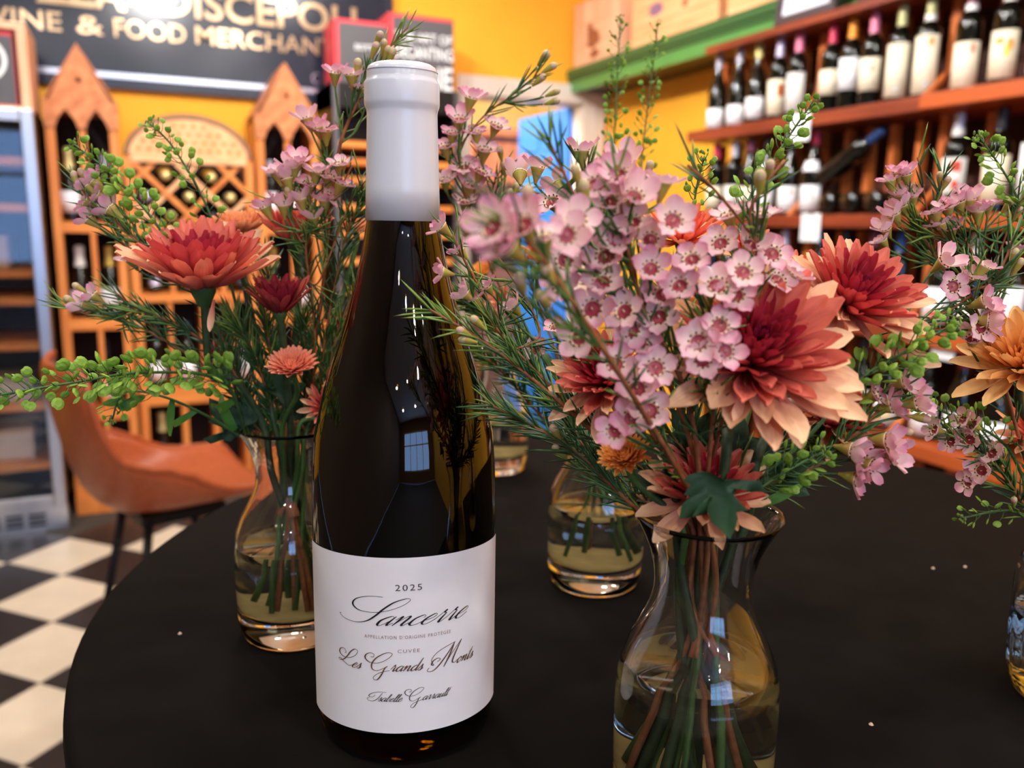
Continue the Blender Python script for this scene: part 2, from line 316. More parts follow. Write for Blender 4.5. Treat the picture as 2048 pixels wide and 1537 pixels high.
part('side_panel', MB().box(-AW, -AW + .014, .03, .3, .1, 1.6), OAK, ac); part('side_panel', MB().box(AW - .014, AW, .03, .3, .1, 1.6), OAK, ac)
for z, h in ((1.295, .04), (.992, .036), (.546, .07)): part('shelf', MB().box(-AW + .015, AW - .015, -.002, .3, z - h, z), OAKB, ac)
for x in (-.12, .02, .15): part('divider', MB().box(x - .009, x + .009, .004, .29, .546, .956), OAK, ac)
for x in (-.08, .06, .2): part('divider', MB().box(x - .014, x + .014, .004, .29, .1, .476), OAK, ac)
for x in (-.1, .12): part('divider', MB().box(x - .009, x + .009, .004, .29, .992, 1.255), OAK, ac)
part('plinth', MB().box(-AW, AW, -.01, .3, 0, .1), OAK, ac)
lx0, lx1, lz0, lz1 = -AW + .03, AW - .03, 1.295, 1.578
for s in (1, -1):
    base = (.131 - AC) + s * 1.53
    for k in range(-4, 7):
        c = base + .09 + k * .18   # the line x + s*z = c
        pts = []
        for z in (lz0, lz1):
            x = c - s * z
            if lx0 <= x <= lx1: pts.append((x, z))
        for x in (lx0, lx1):
            z = (c - x) * s
            if lz0 < z < lz1: pts.append((x, z))
        if len(pts) == 2 and (Vector(pts[0]) - Vector(pts[1])).length > .04:
            (xa, za), (xb, zb) = pts; d = Vector((xb - xa, zb - za)).normalized() * .0; n = Vector((-(zb - za), xb - xa)).normalized() * .0105
            yy = .012 if s == 1 else .022
            part('lattice_slat', MB().prism([(xa - n.x, za - n.y), (xb - n.x, zb - n.y), (xb + n.x, zb + n.y), (xa + n.x, za + n.y)], yy - .01, yy), (PINEC, OAKB)[k % 2], ac)
# ---------------------------------------------------------------- black cabinet with two boxes
bc = thing('black_wine_cabinet', 'black wine cabinet with bright orange wood shelves behind the bottle neck', 'cabinet', (1.178, 4.06, 0))
bw = .312
part('body', MB().box(-bw, -bw + .02, .0, .4, 0, 1.97).box(bw - .02, bw, 0, .4, 0, 1.97).box(-bw, bw, 0, .4, 1.86, 1.97).box(-bw, bw, 0, .4, 0, .1).box(-bw, bw, .38, .4, 0, 1.97), BLACKP, bc)
part('door_frame', MB().box(-bw, -bw + .024, -.02, 0, .05, 1.965).box(bw - .024, bw, -.02, 0, .05, 1.965), DKSTEEL, bc)
for z in (1.692, 1.612, 1.527, 1.40, 1.27, 1.14, 1.0, .86, .7, .5, .3): part('shelf', MB().box(-bw + .03, bw - .03, -.012, .36, z - .014, z + .014), OAKB, bc)
red_box('gift_box', 'shorter charcoal gift box with red edges on the black cabinet', .895, 1.15, 4.12, 4.35, 1.972, 2.262, [('BOTTLE', .034, .03, .16, .12), ('DECANTER', .016, .03, .12, .12), ('CLASSIC', .012, .03, .09, .1)][:1])
red_box('gift_box', 'taller charcoal gift box lettered in white on the black cabinet', 1.163, 1.492, 4.14, 4.38, 1.972, 2.32, [('THE ART OF', .06, .01, .225, .29), ('DECANTING', .078, .01, .15, .30), ('WINE', .15, .01, .012, .30)])
# ---------------------------------------------------------------- sign
sg = thing('shop_sign', 'long navy shop sign with gilt capitals hanging on the yellow wall', 'sign', (.2, 4.5, 1.92))
part('board', MB().box(-.98, 1.05, -.03, 0, 0, .62), SIGNB, sg); part('moulding', MB().box(-.98, 1.05, -.045, -.03, .045, .068), CHROME, sg)
part('lower_band', MB().box(-.98, 1.05, -.042, -.03, 0, .045), SIGNB, sg); part('end_moulding', MB().box(1.05, 1.075, -.045, 0, 0, .62), SIGNB, sg)
def sign_line(txt, size, x0, x1, z, fat):
    me = setmat(text_mesh(txt, size, .004, fat, wide=x1 - x0), SIGNL); ob('lettering', me, sg, mat=moved(UPRIGHT, (x0 + x1) / 2 - .2, -.034, z - 1.92))
sign_line('DISCEPOLI', .185, .163, 1.085, 2.268, .003); sign_line('~', .2, .03, .14, 2.262, .006); sign_line('ZZA', .185, -.35, .015, 2.268, .006)
sign_line('FOOD', .115, -.042, .265, 2.148, .0008); sign_line('&', .115, -.195, -.085, 2.148, .0008); sign_line('WINE', .115, -.60, -.255, 2.148, .0008); sign_line('MERCHANTS', .115, .31, 1.03, 2.152, .0008)
em = MB().lathe([(.02, 0), (.02, .003), (.027, .003), (.027, 0)], 20); ob('emblem', em.mesh('emblem', CHROME), sg, mat=moved(UPRIGHT, .68, -.034, .12))
em2 = MB().lathe([(.0001, .003), (.014, .003), (.014, 0)], 16); ob('emblem', em2.mesh('emblem', CHROME), sg, mat=moved(UPRIGHT, .75, -.034, .09))
# ---------------------------------------------------------------- green shelf and crates
gs = thing('green_shelf', 'deep green painted shelf with moulded edge high on the yellow wall', 'shelf', (2.45, 2.75, 2.08))
part('board', MB().box(-.11, .13, -2.2, 1.75, .10, .125), GREENP, gs)
part('fascia', MB().box(-.12, -.10, -2.2, 1.75, .0, .10), GREENP, gs); part('moulding', MB().box(-.138, -.12, -2.2, 1.75, .085, .125).box(-.13, -.12, -2.2, 1.75, .062, .08), mat('dark_green_paint', (52, 98, 56), .35), gs)
part('underside', MB().box(-.10, .13, -2.2, 1.75, .004, .02), BLACKP, gs)
def crate(label, y0, y1, h, m, marks, x0=2.335, x1=2.56):
    t = thing('wine_crate', label, 'crate', (x0, (y0 + y1) / 2, 2.205), 'wooden wine crates on the green shelf'); w = (y1 - y0) / 2; d = x1 - x0
    n = 3
    for k in range(n): part('plank', MB().box(0, .012, -w + .02, w - .02, k * h / n + .001, (k + 1) * h / n - .001), m, t)
    part('end_board', MB().box(0, d, -w, -w + .02, 0, h), m, t); part('end_board', MB().box(0, d, w - .02, w, 0, h), m, t)
    part('back_board', MB().box(d - .012, d, -w + .02, w - .02, 0, h), m, t); part('lid', MB().box(-.004, d, -w - .003, w + .003, h, h + .012), m, t)
    for (y, z, a, b_, mm) in marks:
        part('stamp', MB().add([(-.0012, y - a * cos(q * pi / 6) * (1 + .3 * sin(3 * q)), z + b_ * sin(q * pi / 6)) for q in range(12)], [tuple(range(12))]), mm, t)
crate('upright pink pine wine crate with burnt mark at the far end of the green shelf', 3.98, 4.46, .33, PINEC2, [(.02, .13, .07, .05, INK), (.0, .05, .05, .025, INK), (.06, .19, .03, .03, INK)])
crate('long pine wine crate with purple stamp on the green shelf', 3.14, 3.84, .27, PINEC, [(.14, .15, .06, .03, PURPLE), (-.1, .13, .02, .02, INK)])
crate('pine wine crate above the framed prints', 2.35, 3.08, .28, PINEC, [(.0, .14, .08, .04, INK)])
# ---------------------------------------------------------------- wine racks on the right wall
SHZ = (1.74, 1.385, 1.03, .675, .32)
XF, XB = 2.215, 2.55
def rack(label, y0, y1, mb_, rails, off=0.0, top1=None):
    yc = (y0 + y1) / 2; w = (y1 - y0) / 2
    t = thing('wine_rack', label, 'rack', (XF, yc, 0), 'stained wooden wine racks'); d = XB - XF
    for z in SHZ: bevel(part('shelf_board', MB().box(-off, d - .02, -w, w, z - .045, z), mb_, t), .003)
    part('top_board', MB().box(-off, d, -w, (top1 or y1) - yc, 2.044, 2.07), MAHOG, t)
    part('back_panel', MB().box(d - .015, d, -w, w, .05, 2.035), BACKM, t)
    part('plinth', MB().box(.03, d, -w, w, 0, .1), MAHOG, t)
    z1s = (2.035,) + tuple(z - .045 for z in SHZ[:-1])
    for z0, z1 in zip(SHZ, z1s):
        for y in rails: part('rail', MB().box(.135, .165, y - yc - .012, y - yc + .012, z0 + .002, z1 - .01), RAILM, t)
        part('post', MB().box(.12, .18, -w, -w + .034, z0, z1), RAILM, t)
        part('cross_bar', MB().box(.17, .19, -w, w, z0 + .09, z0 + .12), BACKM, t)
        part('bracket', MB().add([(-off + .01, -w + .004, z0), (-off + .01, -w + .022, z0), (.14, -w + .004, z0 + .115), (.14, -w + .022, z0 + .115), (.03 - off, -w + .004, z0), (.03 - off, -w + .022, z0), (.15, -w + .004, z0 + .1), (.15, -w + .022, z0 + .1)],
             [(0, 1, 3, 2), (4, 6, 7, 5), (0, 2, 6, 4), (1, 5, 7, 3), (2, 3, 7, 6), (0, 4, 5, 1)]), RAILM, t)
    return t
rack('far wooden wine rack nearest the doorway, five bottles on its top shelf', 2.485, 3.15, MAHOG, (3.09, 2.975, 2.85, 2.73, 2.62), top1=3.05)
rack('middle wooden wine rack with dark red-brown shelf boards', 1.93, 2.483, MAHOG, (2.36, 2.26, 2.16, 2.05))
rack('near wooden wine rack with bright orange shelf boards', 1.36, 1.928, ORANGE_B, (1.80, 1.67, 1.55, 1.44), .022)
DKG = mat('dark_wine_glass', (10, 12, 8), .04, spec=.7); GRN = mat('olive_wine_glass', (30, 40, 14), .05, spec=.7)
def flatm(name, c, rough=.6, **k): return mat(name, c, rough, **k)
LABW = flatm('white_paper', (240, 240, 244)); LABC = flatm('cream_paper', (240, 228, 200)); LABG = flatm('grey_white_paper', (222, 220, 214))
FOIL = {k: mat('capsule_' + k, c, .35, metal=mt) for k, c, mt in (('silver', (196, 196, 206), .4), ('gold', (226, 190, 96), .6), ('yellow', (238, 224, 140), .2), ('lavender', (206, 196, 224), .2), ('pink', (232, 130, 160), .1), ('red', (200, 50, 84), .1), ('black', (40, 38, 46), .2), ('olive', (190, 186, 130), .1), ('white', (238, 234, 226), 0), ('navy', (46, 76, 130), .3), ('orange', (240, 150, 40), .1), ('plum', (120, 60, 84), .1), ('paleg', (226, 206, 140), .5))}
PRT = {k: flatm('label_print_' + k, c) for k, c in (('red', (206, 70, 50)), ('rust', (190, 90, 40)), ('orange', (236, 160, 80)), ('grey', (190, 186, 184)), ('yellow', (240, 214, 90)), ('blue', (90, 150, 240)), ('salmon', (236, 150, 130)), ('black', (40, 36, 40)))}
BOT = {'burgundy': [(.036, 0), (.0395, .006), (.040, .02), (.040, .145), (.037, .165), (.030, .188), (.021, .212), (.0155, .235), (.0145, .262)],
       'bordeaux': [(.034, 0), (.0368, .005), (.0372, .015), (.0372, .188), (.0365, .197), (.032, .210), (.022, .222), (.0158, .232), (.0145, .262)],
       'champagne': [(.040, 0), (.0435, .006), (.044, .02), (.044, .135), (.041, .16), (.033, .19), (.024, .225), (.0175, .26), (.016, .278)]}
CAP = {'burgundy': [(.0149, .235), (.0150, .262), (.0155, .292), (.0152, .299), (.0001, .300)], 'bordeaux': [(.0160, .236), (.0152, .262), (.0155, .292), (.0152, .299), (.0001, .300)],
       'champagne': [(.0245, .228), (.0186, .262), (.0185, .292), (.0200, .300), (.0195, .312), (.015, .318), (.0001, .320)]}
_bm = {}
def bmesh_for(kind, what, mt):
    k = (kind, what, mt.name)
    if k not in _bm: _bm[k] = MB().lathe(([(.0001, 0)] + BOT[kind]) if what == 'b' else CAP[kind], 20).mesh({'b': 'body', 'c': 'capsule'}[what], mt, True)
    return _bm[k]
def wine(label, loc, face, kind='bordeaux', cap='black', lab=LABW, z0=.03, z1=.12, half=1.25, prints=(), group=None, glass=None, tilt=None, name='wine_bottle', neck=None):
    """face: angle of the label's middle about the bottle's axis; prints: (colour, angle, z, half width, half height)"""
    loc = (loc[0], loc[1], loc[2] + .0012)
    t = thing(name, label, 'bottle', loc, group)
    if tilt is not None: t.matrix_world = Matrix.Translation(loc) @ tilt
    ob('body', bmesh_for(kind, 'b', glass or DKG), t)
    if cap: ob('capsule', bmesh_for(kind, 'c', FOIL[cap]), t)
    r = max(p[0] for p in BOT[kind]) + .0006
    if lab:
        ob('label', MB().lathe([(r - .0005, z0), (r, z0), (r, z1), (r - .0005, z1)], 14, a0=face - half, a1=face + half).mesh('label', lab, True), t)
        for c, a, z, hw, hh in prints:
            ob('label_print', MB().lathe([(r + .0003, z - hh), (r + .0003, z + hh)], 5, a0=face + a - hw, a1=face + a + hw).mesh('label_print', PRT[c], True), t)
    if neck: ob('neck_band', MB().lathe([(.0172, neck), (.0176, neck + .002), (.0176, neck + .018), (.0172, neck + .02)], 18).mesh('neck_band', FOIL['white'], True), t)
    return t
FL = pi + .42          # labels on the racks look out towards the room
BX = 2.285
ln = [('grey', 0, .10, .5, .0012), ('grey', 0, .09, .7, .0012)]
top = [(3.042, 'burgundy', 'silver', LABW, .008, .085, (), 'first white-labelled silver-capped bottle at the far end of the top rack shelf'),
 (2.909, 'burgundy', 'silver', LABW, .008, .085, (), 'second white-labelled silver-capped bottle from the far end of the top rack shelf'),
 (2.792, 'burgundy', 'yellow', LABW, .02, .10, [('grey', 0, .05, .8, .006)], 'pale yellow capped bottle with white label on the top rack shelf'),
 (2.670, 'bordeaux', 'lavender', LABC, .02, .150, [('rust', .75, .11, .35, .022)], 'tall cream label with rust mark, lavender capped bottle on top shelf'),
 (2.567, 'bordeaux', 'pink', LABG, .02, .16, [('grey', 0, .14, .5, .004), ('grey', 0, .06, .8, .003)], 'bright pink capped bottle with grey white label on top shelf'),
 (2.400, 'bordeaux', 'red', LABC, .06, .145, ln, 'red capped bottle with cream label just right of the wide post'),
 (2.309, 'bordeaux', 'orange', LABW, .065, .170, [('salmon', 0, .11, .3, .003)], 'bottle with orange cap top and large white label on top shelf'),
 (2.216, 'bordeaux', 'pink', LABC, .05, .155, [('red', .4, .12, .1, .01)], 'pink capped bottle with cream label on the middle rack top shelf'),
 (2.103, 'bordeaux', 'olive', LABC, .015, .18, [('grey', .2, .04, .3, .006)], 'bottle with very tall cream label and pale olive cap on top shelf'),
 (1.995, 'bordeaux', 'olive', LABC, .012, .185, [('orange', .5, .165, .2, .012), ('grey', .3, .04, .15, .01)], 'bottle with tall cream label, small orange mark and white neck band'),
 (1.853, 'bordeaux', 'plum', LABC, .012, .14, [('salmon', .6, .12, .18, .012), ('grey', 0, .07, .5, .002)], 'bottle with plain broad cream label on the bright orange shelf'),
 (1.732, 'bordeaux', 'black', LABC, .02, .15, [('orange', .55, .11, .22, .014), ('yellow', .35, .095, .2, .016), ('orange', -.2, .12, .3, .008)], 'bottle with orange flowers painted on its cream label'),
 (1.615, 'bordeaux', 'lavender', LABW, .02, .15, [], 'lavender capped bottle at the right edge of the top shelf')]
for i, (y, k, c, lb, z0, z1, pr, lab) in enumerate(top):
    wine(lab, (BX, y, 1.74), FL, k, c, lb, z0, z1, 1.2, pr, 'wine bottles on the top rack shelf', neck=.228 if i in (9, 10, 11) else None)
sec = [(3.02, 'bordeaux', 'red', LABC, .03, .12, (), 'red capped bottle at the far end of the second rack shelf'),
 (2.90, 'bordeaux', 'silver', LABG, .03, .12, (), 'silver capped bottle, second from the far end of the second shelf'),
 (2.80, 'burgundy', 'plum', LABC, .02, .11, (('red', .4, .09, .2, .006),), 'plum capped bottle behind the pink blossom on second shelf'),
 (2.70, 'burgundy', 'black', LABW, .012, .10, (('red', .6, .085, .2, .006),), 'black capped bottle with white label and shoulder band on second shelf'),
 (2.565, 'burgundy', 'black', LABW, .012, .105, (('salmon', .6, .085, .25, .006),), 'long dark necked bottle with white label under the upper price card'),
 (2.445, 'burgundy', 'red', LABW, .012, .105, (('grey', .4, .065, .15, .01),), 'pink capped bottle with round white shoulder label on second shelf'),
 (1.852, 'bordeaux', 'silver', LABG, .02, .165, (('red', .3, .14, .4, .016), ('red', .35, .085, .25, .014), ('black', .2, .04, .6, .02)), 'bottle with red emblem label and cream collar on second shelf'),
 (1.712, 'bordeaux', 'black', LABC, .03, .165, (), 'bottle with plain tall cream label on the near rack second shelf'),
 (1.60, 'bordeaux', 'silver', LABW, .03, .19, (('grey', 0, .07, .8, .01),), 'bottle with tall white label at the right edge of second shelf')]
for i, (y, k, c, lb, z0, z1, pr, lab) in enumerate(sec):
    b = wine(lab, (BX, y, 1.385), FL, k, c, lb, z0, z1, 1.2, pr, 'wine bottles on the second rack shelf', neck=.23 if i == 6 else None)
    if i in (3, 5):
        m2 = MB().lathe([(.0392, .156), (.0372, .167), (.0322, .184), (.0295, .192)], 10, a0=FL - .9, a1=FL + .9); ob('shoulder_label', m2.mesh('shoulder_label', LABW, True), b)
third = [(3.02, 'plum'), (2.9, 'black'), (2.77, 'silver'), (2.65, 'black'), (2.565, 'lavender'), (2.38, 'navy'), (2.26, 'black'), (2.13, 'plum'), (2.02, 'navy'), (1.86, 'red'), (1.745, 'white'), (1.62, 'black')]
for i, (y, c) in enumerate(third):
    wine('upright bottle with %s cap on third rack shelf, number %s from doorway end' % (c, ('one', 'two', 'three', 'four', 'five', 'six', 'seven', 'eight', 'nine', 'ten', 'eleven', 'twelve')[i]), (BX, y, 1.03), FL, ('bordeaux', 'burgundy')[i % 2], c, (LABW, LABG, LABW)[i % 3], .02, (.13, .1, .15)[i % 3], 1.2, ((), (('red', 0, .05, .4, .01),))[i % 2], 'wine bottles on the third rack shelf')
fourth = [(2.7, 'black', 'grey'), (2.57, 'plum', 'grey'), (2.4, 'black', 'grey'), (2.27, 'silver', 'grey'), (2.13, 'black', 'blue'), (2.01, 'plum', 'salmon'), (1.86, 'black', 'grey'), (1.74, 'red', 'grey'), (1.62, 'silver', 'grey')]
for i, (y, c, pc_) in enumerate(fourth):
    wine('%s capped bottle, %s print on label, lowest rack shelf, number %s from doorway end' % (c, pc_, ('one', 'two', 'three', 'four', 'five', 'six', 'seven', 'eight', 'nine')[i]), (BX, y, .675), FL, 'burgundy', c, LABW, .015, .11, 1.2, [(pc_, 0, .07, 1.1 if pc_ == 'blue' else .6, .03 if pc_ == 'blue' else .008)] + ([('yellow', 0, .05, .6, .006)] if pc_ == 'salmon' else []), 'wine bottles on the lowest rack shelf')
LIE = Matrix.Rotation(radians(88.6), 4, 'Y')
for i, y in enumerate((2.31, 2.21, 2.105, 2.0)):
    wine('dark bottle lying down on the second rack shelf, %s from the wide post' % ('first', 'second', 'third', 'fourth')[i], (2.225, y, 1.385 + .0382), FL, 'bordeaux', None if i else 'navy', None, group='bottles lying on the second shelf', tilt=LIE)
wine('dark bottle with blue neck foil leaning up behind the lying bottles', (2.29, 2.40, 1.512), FL, 'bordeaux', 'navy', None, tilt=Matrix.Rotation(radians(60), 4, 'X'))
def price_card(label, y0, y1, z0, z1):
    t = thing('price_card', label, 'price tag', (XF - .004, (y0 + y1) / 2, z0), 'price cards on the rack shelves'); w = (y1 - y0) / 2
    bevel(part('card', MB().box(-.002, 0, -w, w, 0, z1 - z0), LABW, t), .0008); part('clip', MB().box(-.004, .03, -.01, .01, z1 - z0 - .004, z1 - z0 + .002), CHROME, t)
price_card('white price card hanging from the top rack shelf', 2.40, 2.505, 1.645, 1.745); price_card('white price card hanging from the second rack shelf', 2.31, 2.405, 1.29, 1.388)
price_card('white price card low on the near rack', 1.72, 1.80, .95, 1.03)
ARTP = flatm('art_paper', (222, 224, 240), .3); FRAMEM = mat('dark_frame', (66, 58, 62), .35)
def framed(label, y0, y1, h, blobs):
    t = thing('framed_print', label, 'picture', (2.222, (y0 + y1) / 2, 2.0708), 'framed prints on the rack top'); w = (y1 - y0) / 2; t.rotation_euler.y = .13
    for a in ((-w, -w + .028, 0, h), (w - .028, w, 0, h), (-w + .028, w - .028, 0, .028), (-w + .028, w - .028, h - .028, h)): part('frame_bar', MB().box(-.01, .012, *a), FRAMEM, t)
    part('print', MB().box(-.002, .008, -w + .028, w - .028, .028, h - .028), ARTP, t)
    for y, z, a, b_, c in blobs: part('print_mark', MB().add([(-.0026, y + a * cos(q * pi / 5), z + b_ * sin(q * pi / 5)) for q in range(10)], [tuple(range(10))]), PRT[c], t)
framed('dark framed print with red and blue marks above the far wine rack', 2.335, 2.635, .3, [(-.05, .17, .012, .06, 'red'), (.02, .09, .03, .015, 'blue'), (.06, .16, .02, .01, 'grey'), (-.03, .1, .01, .04, 'grey')])
framed('second dark framed print further right on the rack top', 1.90, 2.235, .3, [(.03, .13, .05, .03, 'salmon'), (-.06, .08, .03, .02, 'grey')])
# ---------------------------------------------------------------- bottles in the oak cabinets
FB = -pi / 2 - .2
YW = YC + .14
wine('gold foiled sparkling bottle in the upper bay of the left oak tower', (-.255, YW, 1.31), FB, 'champagne', 'paleg', LABW, .04, .13, group='sparkling bottles in the oak tower')
wine('silver foiled bottle in the upper bay of the left oak tower', (-.115, YW, 1.31), FB, 'bordeaux', 'silver', LABW, .02, .09, group='sparkling bottles in the oak tower')
wine('silver foiled sparkling bottle on the middle shelf of the left oak tower', (-.243, YW, .885), FB, 'champagne', 'white', LABW, .03, .12, group='sparkling bottles in the oak tower')
wine('gold foiled sparkling bottle on the middle shelf of the left oak tower', (-.122, YW, .885), FB, 'champagne', 'gold', LABW, .03, .13, group='sparkling bottles in the oak tower')
wine('bottle lying low in the left oak tower behind the tan stool', (-.16, YW, .475), FB, 'burgundy', 'black', LABW, .03, .11, group='sparkling bottles in the oak tower')
for x, c, l in ((.60, 'silver', 'silver capped bottle in the left bay of the right oak tower'), (.72, 'white', 'white capped bottle in the right bay of the right oak tower')):
    wine(l, (x, YW, 1.31), FB, 'bordeaux', c, LABW, .03, .15, group='bottles in the right oak tower')
for x, c, l in ((.60, 'gold', 'gold capped bottle on the middle shelf of the right oak tower'), (.73, 'black', 'black capped bottle on the middle shelf of the right oak tower')):
    wine(l, (x, YW, .885), FB, 'champagne', c, LABW, .03, .13, group='bottles in the right oak tower')
ENDON = Matrix.Rotation(radians(90), 4, 'X')
for x, z, c, l in ((.131, 1.531, 'paleg', 'gold capped bottle lying in the upper left lattice diamond'), (.323, 1.528, 'paleg', 'gold capped bottle lying in the upper right lattice diamond'), (.225, 1.439, 'paleg', 'gold capped bottle lying in the central lattice diamond'), (.403, 1.44, 'paleg', 'gold capped bottle lying in the right lattice diamond'), (.045, 1.439, 'lavender', 'dull capped bottle lying in the left lattice diamond'), (.144, 1.352, 'paleg', 'gold capped bottle lying in the lower left lattice diamond'), (.323, 1.352, 'black', 'black capped bottle lying in the lower right lattice diamond'), (.06, 1.05, 'lavender', 'lavender capped bottle lying below the lattice at its left end'), (.2, 1.05, 'silver', 'silver capped bottle lying below the middle of the lattice'), (.43, 1.05, 'black', 'black capped bottle lying below the lattice at its right end')):
    t = wine(l, (x, YC + .327, z - .012), FB, 'champagne', c, None, group='bottles lying in the lattice', tilt=ENDON)
for x, z, c, k, l in ((.051, .546, 'black', 'bordeaux', 'dark bottle with white label in the left bay of the arched cabinet'), (.186, .546, 'navy', 'burgundy', 'bottle with navy cap in the second bay of the arched cabinet'), (.436, .546, 'silver', 'burgundy', 'silver capped bottle in the fourth bay of the arched cabinet'), (.055, .1, 'paleg', 'champagne', 'gold necked bottle in the bottom bay beside the tan stool')):
    wine(l, (x, YW, z), FB, k, c, LABW, .03, .12, group='bottles in the arched cabinet')
# ---------------------------------------------------------------- tan shell stool
st = thing('shell_stool', 'tan leather shell counter stool with black legs beside the oak cabinets', 'stool', (.035, 2.18, 0), rz=radians(-24 + 40))
NU, NV = 17, 25
prof = [(.235, .625), (.225, .652), (.19, .664), (.12, .662), (.03, .652), (-.06, .645), (-.13, .652), (-.175, .69), (-.2, .75), (-.215, .83), (-.228, .90), (-.238, .96), (-.246, 1.0)]
def shell(th):
    v = []
    for j in range(NV):
        q = j / (NV - 1) * (len(prof) - 1); a = min(int(q), len(prof) - 2); k = q - a
        x = prof[a][0] * (1 - k) + prof[a + 1][0] * k; z = prof[a][1] * (1 - k) + prof[a + 1][1] * k
        tt = j / (NV - 1); hw = .225 - .012 * tt - .05 * max(0, tt - .6)
        edge = 1 - .5 * max(0, (tt - .88) / .12) ** 2; edge *= 1 - .25 * max(0, (.1 - tt) / .1) ** 2; hw *= edge
        for i in range(NU):
            u = -1 + 2 * i / (NU - 1); s = abs(u) ** 3
            bend = math.exp(-((tt - .5) / .16) ** 2); lift = .035 + .075 * bend; fwd = .03 * max(0, tt - .45) / .55 + .09 * bend
            v.append((x + s * fwd, u * hw, z + s * lift * (1 - .6 * max(0, (tt - .6) / .4)) - (0.012 * (1 - s) if th else 0)))
    f = [(j * NU + i, j * NU + i + 1, (j + 1) * NU + i + 1, (j + 1) * NU + i) for j in range(NV - 1) for i in range(NU - 1)]
    return v, f
v_, f_ = shell(0); sh = part('shell', MB().add(v_, f_), LEATHER, st, True); so = sh.modifiers.new('thick', 'SOLIDIFY'); so.thickness = .022; so.offset = 0
sb = sh.modifiers.new('soft', 'SUBSURF'); sb.levels = 1; sb.render_levels = 1
rim = [v_[j * NU] for j in range(NV)] + [v_[(NV - 1) * NU + i] for i in range(1, NU)] + [v_[j * NU + NU - 1] for j in range(NV - 2, -1, -1)]
part('piping', MB().tube(rim, .009, 6), LEATHER, st, True)
for sx in (-1, 1):
    for sy in (-1, 1): part('leg', MB().tube([(sx * .08, sy * .1, .63), (sx * .19, sy * .19, .012)], .011, 8).lathe([(.0001, 0), (.014, 0), (.014, .012), (.0001, .013)], 8, c=(sx * .19, sy * .19, 0)), BLACKM, st, True)
k_ = lambda z: .08 + .11 * (.63 - z) / .62; ky = lambda z: .1 + .09 * (.63 - z) / .62
z_ = .24
for a, b_ in (((1, 1), (1, -1)), ((1, -1), (-1, -1)), ((-1, -1), (-1, 1)), ((-1, 1), (1, 1))): part('footrest', MB().tube([(a[0] * k_(z_), a[1] * ky(z_), z_), (b_[0] * k_(z_), b_[1] * ky(z_), z_)], .008, 8), BLACKM, st, True)
part('seat_plate', MB().box(-.1, .1, -.11, .11, .615, .64), BLACKM, st)
# ---------------------------------------------------------------- table
TT = 1.099; TC = Vector((.341, .442, TT))
CLOTH = mat('black_table_cloth', (17, 14, 12), .85, c2=(11, 9, 8), vscale=30, bump=.12, spec=.06)
tb = thing('bar_table', 'round black bar table carrying the wine bottle and vases', 'table', (TC.x, TC.y, 0)); RT = .389
part('tabletop', MB().lathe([(.0001, TT - .03), (RT - .01, TT - .03), (RT - .002, TT - .024), (RT, TT - .012), (RT - .001, TT - .004), (RT - .006, TT), (.0001, TT)], 128), CLOTH, tb, True)
part('column', MB().lathe([(.035, .03), (.035, TT - .03)], 24), BLACKM, tb, True); part('base', MB().lathe([(.0001, .035), (.04, .034), (.22, .012), (.225, 0), (.0001, 0)], 48), BLACKM, tb, True)
rr = random.Random(3)
CRUMB = mat('petal_crumb', (200, 170, 150), .8)
for k, (px, py, d) in enumerate(((360, 1270, .42), (1866, 1139, .46), (1930, 1136, .46), (1742, 1452, .29))):
    p = at(px, py, d); b = MB().lathe([(.0001, -.0005), (.0012, 0), (.0006, .0008), (.0001, .0009)], 6); o = ob('crumb', b.mesh('crumb', CRUMB)); 
    r_ = at(px, py, 1) - Vector((0, 0, EYE)); kk = (TT - EYE) / r_.z; o.location = (r_.x * kk, r_.y * kk, TT + .0005)
    tag(o, ('tiny pale crumb on the black table beside the left vase', 'tiny pale crumb on the bare right side of the table', 'tiny reddish crumb on the bare right side of the table', 'tiny crumb on the table just right of the front vase')[k], 'crumb')
# ---------------------------------------------------------------- the wine bottle
B0 = Vector((.104, .351, TT))
BG = mat('olive_bottle_glass', (66, 50, 11), 0, trans=1, ior=1.5); WINE = mat('white_wine', (236, 214, 130), 0, trans=1, ior=1.34)
CAPM = mat('pearl_capsule', (206, 208, 217), .24, var=.03, vscale=200, stretch=(1, 1, .02), bump=.04)
bt = thing('wine_bottle', 'open-standing white wine bottle with white capsule and script label', 'bottle', B0)
bo = [(.0001, .004), (.030, .002), (.036, .0), (.0395, .003), (.0410, .010), (.0413, .03), (.0414, .100), (.0411, .115), (.0405, .128), (.0394, .140), (.0372, .1495), (.0350, .159), (.0318, .169), (.0287, .178), (.0258, .187), (.0232, .196), (.0207, .205), (.0186, .2145), (.0168, .223), (.0155, .231), (.0146, .245), (.0138, .275), (.0138, .2895)]
bi = [(.0112, .2895), (.0112, .275), (.0118, .245), (.0126, .231), (.0139, .223), (.0157, .2145), (.0178, .205), (.0203, .196), (.0229, .187), (.0258, .178), (.0289, .169), (.0321, .159), (.0343, .1495), (.0365, .140), (.0376, .128), (.0382, .115), (.0384, .100), (.0383, .03), (.037, .014), (.030, .010), (.015, .022), (.0001, .026)]
part('glass', MB().lathe(bo + bi, 72), BG, bt, True)
WZ = .184
wi = [(.0001, .0258), (.015, .0218), (.030, .0098), (.0372, .0138), (.0385, .03), (.0386, .100), (.0384, .115), (.0378, .128), (.0367, .140), (.0345, .1495), (.0323, .159), (.0291, .169), (.0260, .178), (.0243, WZ - .0008), (.0230, WZ - .0001), (.0001, WZ)]
part('wine', MB().lathe(wi, 72), WINE, bt, True)
